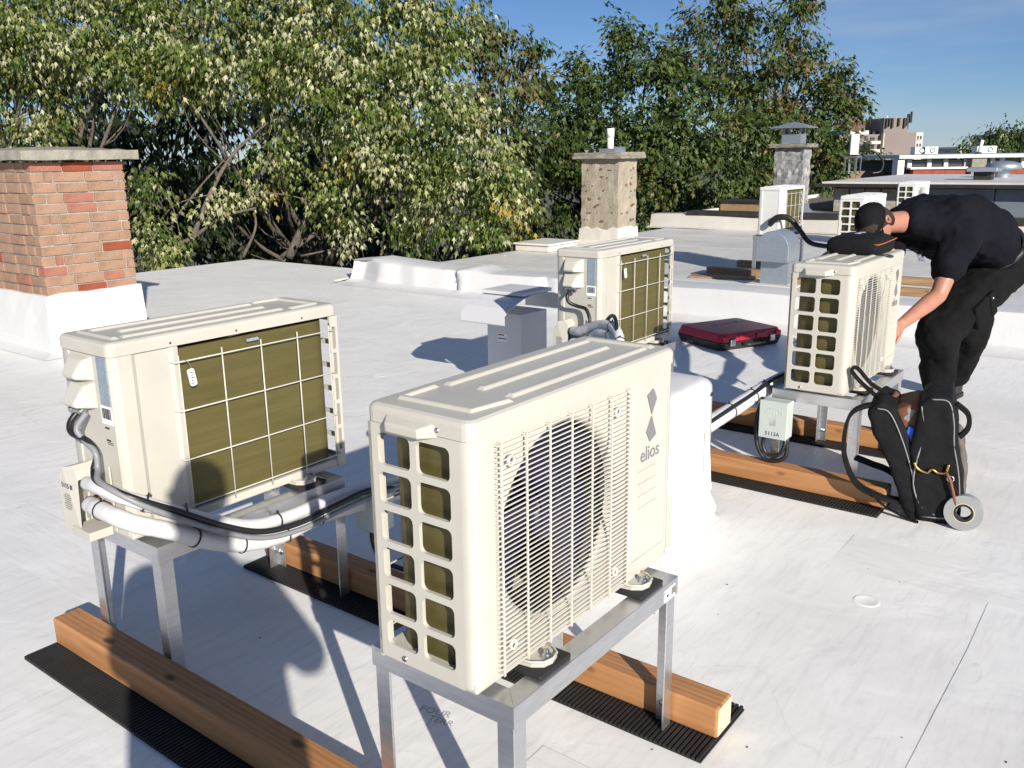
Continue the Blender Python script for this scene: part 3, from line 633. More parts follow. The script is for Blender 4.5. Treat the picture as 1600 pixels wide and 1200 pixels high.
    pts = [(bx0, y1-.03), (bx0, y1-.003), (bx0+.018, y1-.0005), (bx0+.03, y1-.006), (x1-.075, y1-.006), (x1-.062, y1), (x1-.022, y1), (x1-.008, y1-.005), (x1-.0005, y1-.018), (x1-.0008, y1-.022), (x1-.004, y1-.026), (x1-.004, y0+.05), (x1-.0005, y0+.045)]
    nn = len(pts); vs = [(x, y, .012) for x, y in pts]+[(x, y, UH) for x, y in pts]
    sp.add(vs, [(i, nn+i, nn+i+1, i+1) for i in range(nn-1)], smooth=False)
    fixn(sp.build('service_panel', cr, t, bevel=.003))
    if lod < 2:
        for nm, za, zb, dep in (('wiring_hood', .452, .520, .036), ('wiring_hood', .372, .448, .046)):
            ya, yb = y0+.05, y0+.168
            vs = [(x1-.004, ya, zb), (x1-.004, yb, zb), (x1-.004, yb, za), (x1-.004, ya, za), (x1+dep*.35, ya+.012, zb-.012), (x1+dep*.35, yb-.03, zb-.012), (x1+dep, yb-.04, za+.012), (x1+dep, ya+.016, za+.012), (x1+dep*.8, yb-.042, za+.001), (x1+dep*.8, ya+.018, za+.001)]
            fixn(MB().add(vs, [(0, 1, 5, 4), (4, 5, 6, 7), (1, 2, 8, 6, 5), (0, 4, 7, 9, 3), (7, 6, 8, 9), (9, 8, 2, 3)]).build(nm, cr, t, bevel=.005))
        MB().box((x1-.0028, y0+.216, .456), (.002, .048, .134)).build('data_label', M['label_blue'], t)
        bc = MB().box((x1-.0028, y0+.214, .360), (.0022, .056, .052)).build('barcode_sticker', M['sticker'], t)
        bb = MB(); yy = y0+.193; r3 = random.Random(2)
        while yy < y0+.234: w_ = r3.uniform(.0012, .0035); bb.box((x1-.0013, yy+w_/2, .365), (.001, w_, .030)); yy += w_+r3.uniform(.0014, .0035)
        bb.build('barcode_print', M['ink'], bc)
        mk = MB(); mk.box((x1-.0035, y0+.205, .322), (.001, .022, .005)); mk.box((x1-.0035, y0+.205, .286), (.001, .022, .005)); mk.box((x1-.0035, y0+.212, .280), (.001, .03, .0015)); mk.box((x1-.0035, y0+.212, .275), (.001, .03, .0015)); mk.build('panel_print', M['ink'], t)
        gl = MB()
        for yy in (y0+.088, y0+.112, y0+.132): gl.lathe([(.014, .0), (.014, .012), (.009, .014), (.009, .024)], 10, Matrix.Translation((x1+.026, yy, .372)) @ Matrix.Rotation(math.pi, 4, 'X'))
        gl.build('cable_gland', M['steel'], t)
        # valve cover: bulging box open towards the back
        pr = [(y0+.022, -.004), (y0+.022, .135), (y0+.05, .195), (y0+.09, .205), (y0+.107, .19), (y0+.112, .165)]
        vs = []; 
        for dx in (-.004, .066): vs += [(x1+dx+(0 if dx < 0 else (-.012 if i in (3, 4, 5) else 0)), y, z) for i, (y, z) in enumerate(pr)]
        vs += [(x1-.004, y0+.115, -.004), (x1+.062, y0+.112, -.004)]
        # outer shell faces
        f = [(i, i+1, 7+i, 6+i) for i in range(5)]
        f += [(6, 7, 8, 9, 10, 11, 13), (0, 6, 13, 12)]
        vc = MB().add(vs, f); vc.box((x1+.035, y0+.12, .010), (.07, .10, .026)); vc.tube([(x1+.004, y0+.2, .012), (x1+.004, y0+.2, .21)], .0035, 6)
        vcov = fixn(vc.build('valve_cover', cr, t, bevel=.006))
        st = MB().box((0, 0, 0), (.044, .002, .026)); so = st.build('barcode_sticker', M['sticker'], vcov); so.location = (x1+.042, y0+.034, .168); so.rotation_euler = (R(-35), 0, 0)
        cl = MB()
        for q in range(7): cl.box((x1+.0665, y0+.062, .072+.007*q), (.0012, .030+.012*(q % 3)/2, .0022))
        cl.build('caution_print', M['cable_grey'], vcov)
        for z_, r_ in ((.152, .012), (.088, .015)):
            MB().tube([(x1+.0, y0+.10, z_), (x1+.03, y0+.11, z_), (x1+.034, y0+.15, z_)], r_, 10).build('service_valve', M['brass'], t)
    # feet with rubber pads and bolts
    for fx in (-.205, .215):
        for sy in (-1, 1):
            ft = MB(); Mf = Matrix.Translation((fx, sy*UD/2, .004)) @ Matrix.Rotation(0 if sy > 0 else math.pi, 4, 'Z')
            prof = [(-.046, -.02), (-.040, .018), (-.024, .040), (0, .046), (.024, .040), (.040, .018), (.046, -.02)]
            ft.prism(prof, (-.008, .001), Mf)
            rim = [(a, b, .004) for a, b in prof]
            ft.tube(rim, .0032, 6, Mf)
            fo = fixn(ft.build('foot', cr, t))
            pd = MB().box((fx, sy*(UD/2+.012), -.0096), (.115, .085, .011)).build('rubber_pad', M['rubber'], fo, bevel=.003)
            bt = MB().lathe([(.0005, .020), (.006, .020), (.006, .012), (.010, .012), (.010, .004), (.015, .004), (.015, .0)], 8, Matrix.Translation((fx, sy*(UD/2+.030), .003))).build('bolt', M['steel'], fo)
    # lid with folded rim, embossed ribs and hand lip
    ld = MB(); r_ = rrect(x0-.003, x1+.003, y0-.003, y1+.003, .022, 4); n = len(r_)
    def ins(o): return rrect(x0-.003+o, x1+.003-o, y0-.003+o, y1+.003-o, max(.022-o*.5, .006), 4)
    lev = [(0, UH+.0015), (0, UH+.028), (.004, UH+.036), (.011, UH+.040), (.03, UH+.0405)]
    vs = []
    for o_, z in lev: vs += [(x, y, z) for x, y in ins(o_)]
    fs = [(l*n+k, l*n+(k+1) % n, (l+1)*n+(k+1) % n, (l+1)*n+k) for l in range(len(lev)-1) for k in range(n)]+[tuple((len(lev)-1)*n+k for k in range(n))]
    ld.add(vs, fs)
    zt = UH+.040
    def rib(pts, wd=.012, h=.0075):      # raised rib with sloping sides along a polyline
        P = [Vector(p) for p in pts]; m_ = len(P); vs = []
        for i in range(m_):
            d = (P[min(i+1, m_-1)]-P[max(i-1, 0)]).normalized(); nr = Vector((-d.y, d.x)); e = 0 if 0 < i < m_-1 else 1
            ext = d*(-.01 if i == 0 else .01 if i == m_-1 else 0)
            for o_, z in ((-wd*1.1, 0), (-wd*.5, h), (wd*.5, h), (wd*1.1, 0)):
                q = P[i]+nr*o_+(ext if z == 0 else Vector((0, 0))); vs.append((q.x, q.y, zt+z-.0005))
        fs = [(i*4+k, i*4+k+1, i*4+5+k, i*4+4+k) for i in range(m_-1) for k in range(3)]+[(0, 3, 2, 1), ((m_-1)*4, (m_-1)*4+1, (m_-1)*4+2, (m_-1)*4+3)]
        ld.add(vs, fs)
    rib([(x1-.075, y0+.052), (x0+.19, y0+.052)]); rib([(x1-.115, .0), (x0+.20, .0)]); rib([(x1-.075, y1-.052), (x0+.19, y1-.052)])
    rib([(x0+.155, y0+.035), (x0+.06, y0+.045), (x0+.055, y1-.045), (x0+.155, y1-.038)]); rib([(x1-.045, y0+.045), (x1-.045, y1-.045)])
    lid = fixn(ld.build('lid', cr, t, bevel=.0025))
    if lod < 2:
        hl = [(x0-.002, y0+.085, UH+.024), (x0-.002, y0+.215, UH+.024), (x0-.024, y0+.115, UH+.012), (x0-.024, y0+.2, UH+.012), (x0-.022, y0+.115, UH-.008), (x0-.022, y0+.2, UH-.008), (x0-.002, y0+.08, UH-.004), (x0-.002, y0+.22, UH-.004)]
        fixn(MB().add(hl, [(0, 2, 3, 1), (2, 4, 5, 3), (0, 6, 4, 2), (1, 3, 5, 7), (4, 6, 7, 5)]).build('hand_lip', cr, lid, bevel=.004))
        hs = MB()
        for px in (-.25, .0, .22): hs.lathe([(.0005, .0012), (.0035, .001)], 8, Matrix.Translation((px, y1+.003, UH+.012)) @ Matrix.Rotation(-math.pi/2, 4, 'X'))
        hs.build('screw', M['black'], lid)
    return t
def place_unit(t, u, v, z, front_plus_v, label):
    """(u, v) is the near-left corner of the body on the roof grid"""
    c = G(u+UW/2, v+UD/2, z); t.location = c; t.rotation_euler = (0, 0, GRZ + (0 if front_plus_v else math.pi)); return tag(t, label, 'heat pump', 'cream heat pumps on aluminium stands')
ZU = .4627
ST = {'C': (0, 0), 'L': (0, -1.257), 'M': (2.656, -.115), 'B': (2.66, -1.37)}
unitC = make_unit('cream'); place_unit(unitC, *ST['C'], ZU, True, 'cream heat pump with fan grille and elios lettering beside the white roof block')
unitL = copy_tree(unitC); place_unit(unitL, *ST['L'], ZU, False, 'cream heat pump with olive coil and white pipes sagging from its valve cover')
unitB = copy_tree(unitC); place_unit(unitB, *ST['B'], ZU, False, 'cream heat pump with olive coil standing behind the white block, beside the white sheet duct')
unitM = copy_tree(unitC); place_unit(unitM, *ST['M'], ZU, True, 'cream heat pump with black pouch on its lid, serviced by the man')

# ------------------------------------------------------------------ aluminium angle stands
def make_stand(hz=.4475, lx=.70, ly=.40, label='', loc=None, rz=GRZ, alu='alu', leg_w=.042):
    s = thing('equipment_stand', label, 'stand', loc, rz, 'aluminium stands under the heat pumps')
    T = .0045; W_ = .05; ml = M[alu]
    # rails: L section, vertical leaf outside, flat leaf inside at the top, mitred
    def rail(a, b, inward):
        a, b = Vector(a), Vector(b); d = (b-a).normalized(); L = (b-a).length; i3 = Vector(inward)
        vs = []
        for p, sgn in ((a, 1), (b, -1)):
            for off, z in ((0, hz-W_), (0, hz), (W_, hz), (W_, hz-T), (T, hz-T), (T, hz-W_)):
                q = p+i3*off+d*(sgn*off); vs.append((q.x, q.y, z))
        return fixn(MB().add(vs, [(k, (k+1) % 6, 6+(k+1) % 6, 6+k) for k in range(6)]+[(0, 5, 4, 3, 2, 1), (6, 7, 8, 9, 10, 11)]).build('rail', ml, s, bevel=.0008, seg=1))
    hx, hy = lx/2, ly/2
    rail((-hx, -hy, 0), (hx, -hy, 0), (0, 1, 0)); rail((hx, -hy, 0), (hx, hy, 0), (-1, 0, 0)); rail((hx, hy, 0), (-hx, hy, 0), (0, -1, 0)); rail((-hx, hy, 0), (-hx, -hy, 0), (1, 0, 0))
    for sx in (-1, 1):
        for sy in (-1, 1):
            x, y = sx*(hx-T-.0006), sy*(hy-T-.0006)
            pl = [(x, y), (x-sx*leg_w, y), (x-sx*leg_w, y-sy*T), (x-sx*T, y-sy*T), (x-sx*T, y-sy*leg_w), (x, y-sy*leg_w)]
            if sx*sy < 0: pl = pl[::-1]
            lg = fixn(MB().prism(pl, (.013, hz-T-.0008)).build('leg', ml, s, bevel=.0007, seg=1))
            sc_ = MB().lathe([(.0005, .006), (.006, .006), (.0075, .002), (.011, .002), (.011, 0)], 10, Matrix.Translation((x-sx*(T+.0002), y-sy*.022, .07)) @ Matrix.Rotation(-sx*math.pi/2, 4, 'Y')).build('screw', M['steel'], lg)
    return s
vcl = [o for o in bpy.data.objects if o.parent == unitL and o.name.startswith('valve_cover')][0]
text_mesh('writing', '5115 B', .021, M['ink'], vcl, Matrix.Translation((UW/2+.0668, -UD/2+.068, .142)) @ Matrix.Rotation(math.pi/2, 4, 'Z') @ Matrix.Rotation(math.pi/2, 4, 'X'), .0004)
labs = {'C': 'aluminium angle stand with barcode sticker under the fan-grille heat pump by the block', 'L': 'aluminium angle stand under the heat pump whose pipes swing past its corner',
        'M': 'aluminium angle stand with backpack leaning on its leg under the serviced heat pump', 'B': 'aluminium angle stand under the heat pump beside the white sheet duct'}
stands = {}
for k, (u, v) in ST.items():
    stands[k] = make_stand(label=labs[k], loc=G(u+.383, v+.135, 0))
stk = MB().box((.305, -.2012, .418), (.055, .0012, .034)).build('sticker', M['sticker'], stands['C'])
b_ = MB()
for q in range(7): b_.box((.312+q*.0032, -.2021, .420), (.0017 if q % 2 else .001, .0006, .020))
b_.box((.292, -.2021, .416), (.012, .0006, .006)); b_.build('sticker_print', M['ink'], stk)

# ------------------------------------------------------------------ timber sleepers on ribbed rubber mats
def beam(u0, v0, v1, label, dz=.0):
    L = v1-v0; b = MB().box((0, 0, .0445), (L, .089, .089)).build('timber_beam', M['wood'], None, bevel=.007, seg=3)
    b.location = G(u0+.0445, (v0+v1)/2, .0135+dz); b.rotation_euler = (0, 0, GRZ-math.pi/2); tag(b, label, 'beam', 'timber beams under the stands')
    e = MB()
    for sx in (-1, 1): e.box((sx*(L/2+.0006), 0, .0445), (.0012, .079, .079))
    e.build('end_grain', M['wood_end'], b); return b
def mat_(u0, u1, v0, v1, label):
    L, Wd = v1-v0, u1-u0; m = MB()
    m.box((0, 0, .003), (L, Wd, .005)); n = int(L/.0135)
    for k in range(n): 
        x = -L/2+.008+k*(L-.016)/(n-1); m.prism([(x-.004, -Wd/2-.0015), (x+.004, -Wd/2-.0015), (x+.004, Wd/2+.0015), (x-.004, Wd/2+.0015)], (.0055, .0125))
    o = m.build('rubber_mat', M['rubber']); o.location = G((u0+u1)/2, (v0+v1)/2, .0005); o.rotation_euler = (0, 0, GRZ-math.pi/2); tag(o, label, 'mat', 'ribbed rubber mats under the beams'); return o
beam(-.057, -1.44, .52, 'long orange timber beam lying in shadow along the open roof edge of the first stands')
beam(.736, -1.405, .46, 'timber beam with pale cut end behind the fan-grille heat pump')
beam(2.597, -1.62, .378, 'timber beam whose end lies next to the tape roll and backpack')
beam(3.392, -1.62, .40, 'timber beam under the far legs behind the grey junction box')
mat_(-.155, .075, -1.445, .53, 'black ribbed mat under the long beam in shadow')
mat_(.640, .915, -1.42, .462, 'black ribbed mat under the beam with the pale cut end')
mat_(2.505, 2.745, -1.63, .374, 'black ribbed mat under the beam by the tape roll')
mat_(3.300, 3.545, -1.63, .40, 'black ribbed mat under the beam behind the grey junction box')
# ================================================================== things on our roof
def rounded_block(a, b, h, rt, flare, seed, name, m):
    """soft membrane-wrapped block: rounded top edges, coved foot; local x 0..a, y 0..b"""
    r2 = random.Random(seed); lev = [(flare, .0015), (flare*.55, .012), (.035, .05), (.012, .11), (.0, .22), (0, h*.62), (0, h-rt)]
    for k in range(1, 6): q = R(90*k/5); lev.append((-rt*(1-math.cos(q)), h-rt+rt*math.sin(q)))
    lev += [(-rt-.05, h+.006), (-min(a, b)/2+.06, h+.014)]
    n = 12; base = [(i/n*a, 0) for i in range(n)]+[(a, j/n*b) for j in range(n)]+[(a-i/n*a, b) for i in range(n)]+[(0, b-j/n*b) for j in range(n)]
    vs = []
    for li, (o_, z) in enumerate(lev):
        x0, x1, y0, y1 = -o_, a+o_, -o_, b+o_; rc = .05+max(0, o_)*.6
        if x1-x0 < 2*rc: rc = (x1-x0)/2.2
        if y1-y0 < 2*rc: rc = min(rc, (y1-y0)/2.2)
        for x, y in base:
            px, py = x0+(x1-x0)*x/a, y0+(y1-y0)*y/b
            cx, cy = min(max(px, x0+rc), x1-rc), min(max(py, y0+rc), y1-rc); d = Vector((px-cx, py-cy))
            if abs(px-cx) > 1e-6 and abs(py-cy) > 1e-6: d = d.normalized()*rc; px, py = cx+d.x, cy+d.y
            w_ = .003 if 2 < li < 8 else .0
            vs.append((px+r2.uniform(-w_, w_), py+r2.uniform(-w_, w_), z+r2.uniform(-.002, .002)*(li > 5)))
    nn = len(base); fs = [(l*nn+k, l*nn+(k+1) % nn, (l+1)*nn+(k+1) % nn, (l+1)*nn+k) for l in range(len(lev)-1) for k in range(nn)]+[tuple((len(lev)-1)*nn+k for k in range(nn))]
    return fixn(MB().add(vs, fs, smooth=True).build(name, m))
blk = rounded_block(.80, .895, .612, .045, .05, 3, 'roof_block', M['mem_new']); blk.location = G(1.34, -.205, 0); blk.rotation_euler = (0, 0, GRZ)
tag(blk, 'white membrane wrapped roof block with softly rounded edges between the heat pumps', 'roof block')
fl = MB().add([(.690, -.004, .14), (.715, -.03, .15), (.722, -.006, .40), (.680, -.006, .40)], [(0, 1, 2), (0, 2, 3)]).build('loose_flap', M['mem_new'], blk)
MB().lathe([(.0005, .003), (.008, .003), (.009, 0)], 10, Matrix.Translation((.735, -.0035, .55)) @ Matrix.Rotation(math.pi/2, 4, 'X')).build('fastener', M['black'], blk)

# sheet-metal duct with curved hood
du = thing('duct_vent', 'white painted sheet metal duct with a drooping curved hood', 'vent', G(3.27, -2.06, 0), GRZ)   # local x along u, y along -v
MB().box((.14, .14, .26), (.28, .28, .52)).build('body', M['duct'], du, bevel=.002)
pf = [(-.22, .415), (-.22, .475), (-.16, .508), (-.09, .535), (-.02, .556), (.06, .566), (.22, .566), (.32, .552), (.40, .525), (.47, .485), (.47, .425)]
pf = [(x, z+.075) for x, z in pf]
vs = []
for yy in (-.035, .315): vs += [(x, yy, z) for x, z in pf]
for yy in (-.033, .313): vs += [(x*.985+.002, yy, z-.006) for x, z in pf]
n = len(pf); fs = [(i, i+1, n+i+1, n+i) for i in range(n-1)]+[(2*n+i, 3*n+i, 3*n+i+1, 2*n+i+1) for i in range(n-1)]
for o1, o2 in ((0, 2*n), (n, 3*n)): fs += [(o1+i, o2+i, o2+i+1, o1+i+1) for i in range(n-1)]
fs += [(0, n, 3*n, 2*n), (n-1, 3*n-1, 4*n-1, 2*n-1)]
hood = fixn(MB().add(vs, fs).build('hood', M['duct'], du)); MB().box((.14, .14, .652), (.31, .34, .022)).build('top_plate', M['duct'], hood, bevel=.002)
so = MB().box((-.0012, .155, .36), (.001, .085, .055)).build('warning_sticker', M['sticker'], du)
M['red_ink'] = mat('red_ink', (.5, .05, .08), .6)
MB().box((-.0022, .165, .375), (.0008, .05, .008)).build('sticker_heading', M['red_ink'], so); MB().box((-.0022, .155, .35), (.0008, .07, .006)).build('sticker_text', M['ink'], so)
for (x, y) in ((-.001, .10), (.13, -.001)):
    Mx = Matrix.Translation((x, y, .20)) @ (Matrix.Rotation(-math.pi/2, 4, 'Y') if x < 0 else Matrix.Rotation(math.pi/2, 4, 'X'))
    MB().lathe([(.0005, .001), (.009, .001)], 12, Mx).build('screw_hole', M['black'], du)
skirt(du, .28, .28, .07, .12, M['mem_new'], seed=9)

# ------------------------------------------------------------------ line sets
def gpath(pts, per=7): return catmull([G(*p) for p in pts], per)
def tie(parent, c, axis, r, m='cable_black'):
    a = Vector(axis).normalized(); q = a.to_track_quat('Z', 'Y').to_matrix().to_4x4()
    k = MB().lathe([(r, -.0025), (r+.0018, -.0025), (r+.0018, .0025), (r, .0025)], 14, Matrix.Translation(c) @ q, close=True)
    k.box((0, r+.005, 0), (.006, .009, .005), Matrix.Translation(c) @ q); return k.build('cable_tie', M[m], parent)
def lineset(name, label, pipes, cables, ties):
    t = thing(name, label, 'pipes', G(*pipes[0][0][0]), 0, 'white insulated line sets')
    t.location = (0, 0, 0)
    P = []
    for pts, r in pipes:
        pp = gpath(pts); P.append(pp); rr2 = random.Random(4)
        MB().tube(pp, [r*(1+rr2.uniform(-.035, .035)) for _ in pp], 14).build('insulated_pipe', M['wrap'], t)
    for pts, r, m in cables: MB().tube(gpath(pts), r, 8).build('cable', M[m], t)
    for pi, f, r in ties:
        pp = P[pi]; i = min(int(f*(len(pp)-1)), len(pp)-2); tie(t, pp[i], pp[i+1]-pp[i], r)
    return t
low = [(-.034, -1.135, .552), (-.042, -1.07, .556), (-.044, -.99, .556), (-.02, -.92, .540), (.05, -.885, .505), (.16, -.885, .435), (.28, -.885, .378), (.42, -.885, .352), (.58, -.885, .362), (.75, -.875, .352), (.95, -.83, .355), (1.33, -.75, .37)]
upp = [(-.034, -1.135, .616), (-.042, -1.07, .625), (-.040, -.99, .622), (-.01, -.925, .604), (.07, -.895, .555), (.20, -.895, .478), (.33, -.895, .418), (.47, -.895, .400), (.66, -.892, .404), (.83, -.88, .398), (1.0, -.83, .402), (1.33, -.75, .425)]
# black cable from the hood glands down the end and along the bundle
cab = [(-.025, -1.145, .825), (-.05, -1.145, .80), (-.06, -1.125, .775), (-.045, -1.07, .755), (-.04, -1.045, .72), (-.05, -1.05, .68), (-.068, -1.01, .664), (-.064, -.945, .652), (-.025, -.888, .622), (.08, -.862, .555), (.20, -.852, .475), (.33, -.848, .410), (.47, -.845, .39), (.62, -.842, .400), (.78, -.835, .405), (.95, -.79, .35), (1.02, -.74, .25)]
cab2 = [(-.02, -1.11, .825), (-.055, -1.105, .79), (-.05, -1.085, .76), (-.045, -1.04, .73), (-.05, -1.028, .685), (-.072, -.99, .668), (-.066, -.93, .65), (-.018, -.876, .605), (.08, -.85, .535), (.20, -.842, .455), (.33, -.838, .392), (.47, -.835, .372), (.62, -.832, .38), (.78, -.825, .385), (.98, -.79, .39), (1.33, -.72, .40)]
lineset('refrigerant_lines', 'pair of white insulated pipes sagging past the olive coil into the roof block', [(low, .025), (upp, .020)], [(cab, .0095, 'cable_black'), (cab2, .0085, 'cable_grey')],
        [(0, .12, .027), (1, .30, .022), (1, .40, .022), (0, .55, .027), (0, .66, .027), (0, .74, .027), (0, .44, .027), (1, .62, .022)])
# duct-side unit: pipes curl up and over into the block
pB1 = [(2.615, -1.235, .552), (2.585, -1.18, .556), (2.55, -1.09, .60), (2.50, -1.0, .645), (2.44, -.90, .655), (2.36, -.82, .625), (2.27, -.77, .55), (2.19, -.745, .45), (2.10, -.74, .38)]
pB2 = [(2.612, -1.232, .616), (2.58, -1.17, .625), (2.545, -1.07, .665), (2.49, -.96, .695), (2.42, -.86, .69), (2.34, -.79, .645), (2.26, -.74, .56), (2.18, -.71, .46), (2.10, -.70, .40)]
cB = [(2.63, -1.26, .822), (2.60, -1.26, .80), (2.60, -1.25, .765), (2.62, -1.21, .745), (2.62, -1.16, .735), (2.61, -1.13, .69), (2.60, -1.125, .655), (2.575, -1.09, .64), (2.54, -1.0, .69), (2.48, -.92, .745), (2.42, -.86, .73), (2.36, -.82, .66)]
lineset('refrigerant_lines', 'pair of white wrapped pipes curling up over the fan-grille heat pump into the block', [(pB1, .027), (pB2, .024)], [(cB, .0095, 'cable_black')], [(0, .3, .029), (1, .45, .026), (0, .5, .029), (1, .62, .026)])
# serviced unit: straight white run from the block to the back of the stand
pM = [(2.10, -.27, .372), (2.22, -.27, .378), (2.45, -.27, .385), (2.65, -.262, .40), (2.85, -.23, .43), (3.1, -.20, .45), (3.4, -.20, .50), (3.5, -.16, .53)]
cM = [(2.10, -.24, .40), (2.4, -.235, .418), (2.62, -.235, .43), (2.8, -.205, .47), (3.1, -.18, .475), (3.4, -.18, .52), (3.5, -.13, .56)]
lineset('refrigerant_lines', 'white insulated pipe running straight from the roof block behind the grey junction box', [(pM, .036)], [(cM, .008, 'cable_black')], [(0, .28, .038), (0, .44, .038), (0, .52, .038)])

# ------------------------------------------------------------------ disconnect boxes
def jbox(loc, label, w=.125, h=.172, d=.075, writing=None):
    b = thing('junction_box', label, 'junction box', loc, GRZ, 'grey junction boxes on the stand legs')   # face looks along -x (local), i.e. -u
    MB().box((d/2, 0, h/2), (d, w, h)).build('body', M['pvc_box'], b, bevel=.004)
    cvr = MB().box((-.004, 0, h/2+.002), (.010, w+.006, h+.004)).build('cover', M['pvc_box'], b, bevel=.003)
    e = MB()                               # moulded relief: a tree-like crest of raised strokes
    for q in range(-3, 4): e.tube([(-.0092, q*.004, h*.36), (-.0092, q*.0045, h*.55), (-.0092, q*.013, h*.66), (-.0092, q*.0135, h*.80)], .0011, 5)
    e.tube([(-.0092, .035*math.cos(a), h*.74+.018*math.sin(a)) for a in [R(x) for x in range(-40, 230, 30)]], .0011, 5); e.build('moulded_crest', M['pvc_box'], cvr)
    if writing: text_mesh('writing', writing, .026, M['ink'], cvr, Matrix.Translation((-.0096, 0, h*.13)) @ Matrix.Rotation(-math.pi/2, 4, 'Z') @ Matrix.Rotation(math.pi/2, 4, 'X'), .0004)
    return b
jb = jbox(G(2.60, -.132, .235), 'grey junction box marked 5113A on the stand leg beside the timber beam', writing='5113A')
for yy, mm, a in ((.045, 'cable_black', .16), (-.005, 'cable_black', .11)):
    pass
MB().tube(catmull([(.035, .05, 0), (.03, .055, -.05), (.03, .03, -.09), (.03, -.02, -.085), (.03, -.045, -.04), (.04, -.045, 0)]), .009, 8).build('cable', M['cable_black'], jb)
MB().tube(catmull([(.06, .075, .17), (.045, .095, .08), (.04, .09, -.04), (.04, .05, -.115), (.04, -.005, -.12), (.045, -.05, -.09), (.05, -.052, 0)]), .010, 8).build('cable', M['cable_black'], jb)
jl = jbox(G(.765, -.852, .255), 'small grey junction box with red dot on the stand leg behind the fan-grille heat pump', w=.10, h=.13)
MB().lathe([(.0005, .012), (.008, .012), (.009, 0)], 10, Matrix.Translation((-.009, .035, .115)) @ Matrix.Rotation(-math.pi/2, 4, 'Y')).build('red_plug', M['red'], jl)
MB().tube(catmull([(.035, .02, 0), (.035, .02, -.06), (.03, -.01, -.10), (.03, -.06, -.12), (.06, -.13, -.14)]), .009, 8).build('cable', M['cable_black'], jl)

# ------------------------------------------------------------------ red tool case
cs = thing('tool_case', 'closed red and black plastic tool case lying on the white roof', 'tool case', (1.90, 7.13, 0), 0)
cdir = Vector((2.19-1.62, 7.0-6.70, 0)); cs.rotation_euler = (0, 0, math.atan2(cdir.y, cdir.x)); CW, CD, CHh = .66, .56, .135
cs.location = Vector((1.62, 6.70, 0)) + cdir.normalized()*CW/2 + Vector((-cdir.y, cdir.x, 0)).normalized()*CD/2
def case_shell(z0, z1, ins0, ins1, nm, m):
    a, b = rrect(-CW/2+ins0, CW/2-ins0, -CD/2+ins0, CD/2-ins0, .05, 5), rrect(-CW/2+ins1, CW/2-ins1, -CD/2+ins1, CD/2-ins1, .05, 5); n = len(a)
    vs = [(x, y, z0) for x, y in a]+[(x, y, z1) for x, y in b]
    return fixn(MB().add(vs, [(k, (k+1) % n, n+(k+1) % n, n+k) for k in range(n)]+[tuple(range(n))[::-1], tuple(range(n, 2*n))]).build(nm, m, cs, bevel=.008, seg=3))
case_shell(.004, .068, .018, 0, 'bottom_shell', M['black']); case_shell(.071, CHh, 0, .022, 'lid', M['red'])
for x in (-.27, -.09, .09, .27): MB().box((x, -CD/2+.012, .095), (.055 if abs(x) > .2 else .10, .03, .045)).build('lid_rib', M['red'], cs, bevel=.006)
for x in (-.21, .20): MB().box((x, -CD/2-.004, .066), (.05, .018, .052)).build('latch', M['steel'], cs, bevel=.004)
hd = MB().tube([(-.10, -CD/2+.01, .045), (-.095, -CD/2-.03, .045), (-.06, -CD/2-.045, .045), (.06, -CD/2-.045, .045), (.095, -CD/2-.03, .045), (.10, -CD/2+.01, .045)], .012, 8).build('handle', M['black'], cs)
M['grey_print'] = mat('faded_white_print', (.50, .48, .52), .5)
text_mesh('lettering', 'Milwaukee', .085, M['grey_print'], cs, Matrix.Translation((.08, .10, CHh+.001)) @ Matrix.Rotation(math.pi+.10, 4, 'Z'), .0005, shear=.3)

# ------------------------------------------------------------------ soft pouch on the serviced unit
pc = thing('tool_pouch', 'black zipped soft pouch with orange piping lying on the heat pump lid', 'pouch', G(3.24, .005, 1.013), GRZ)
def pillow(nx, ny, L_, W_, H_, seed, zb=0):
    r2 = random.Random(seed); vs = []
    for s_ in (0, 1):
        for j in range(ny+1):
            for i in range(nx+1):
                x, y = -1+2*i/nx, -1+2*j/ny; e = (1-abs(x)**5)*(1-abs(y)**5)
                z = H_/2+(1 if s_ else -1)*(H_*.30+H_*.20*e**.5)+r2.uniform(-.003, .003)*(s_)
                k = 1 if e > 0 else .985
                vs.append((x*L_/2*(1-.05*abs(y)**3), y*W_/2*(1-.05*abs(x)**3), z+zb))
    n = (nx+1)*(ny+1); fs = [(j*(nx+1)+i, (j+1)*(nx+1)+i, (j+1)*(nx+1)+i+1, j*(nx+1)+i+1) for j in range(ny) for i in range(nx)]
    fs += [tuple(n+k for k in f[::-1]) for f in fs]
    ring = [i for i in range(nx+1)]+[(nx+1)*j+nx for j in range(1, ny+1)]+[(nx+1)*ny+i for i in range(nx-1, -1, -1)]+[(nx+1)*j for j in range(ny-1, 0, -1)]
    fs += [(ring[k], ring[(k+1) % len(ring)], n+ring[(k+1) % len(ring)], n+ring[k]) for k in range(len(ring))]
    return MB().add(vs, fs, smooth=True)
pb = fixn(pillow(12, 8, .33, .25, .105, 3).build('body', M['cloth_black'], pc, sub=1))
M['orange'] = mat('orange_piping', (.40, .10, .03), .6)
MB().tube([(x*1.0, y*1.0, .074+.004*math.sin(9*x)) for x, y in [(-.160, -.1), (-.158, -.121), (-.1, -.1245), (0, -.1255), (.1, -.1245), (.158, -.121), (.161, 0)]], .0028, 6).build('piping', M['orange'], pb)
MB().prism([(-.05, -.012), (.05, -.012), (.05, .012), (-.05, .012)], .002, Matrix.Translation((.04, .02, .1045))).build('brand_patch', M['grey_print'], pb)
MB().tube(catmull([(-.13, -.10, .02), (-.11, -.155, .02), (-.03, -.155, .008), (.03, -.135, .006), (.02, -.12, .012)]), .006, 6).build('strap', M['black'], pb)
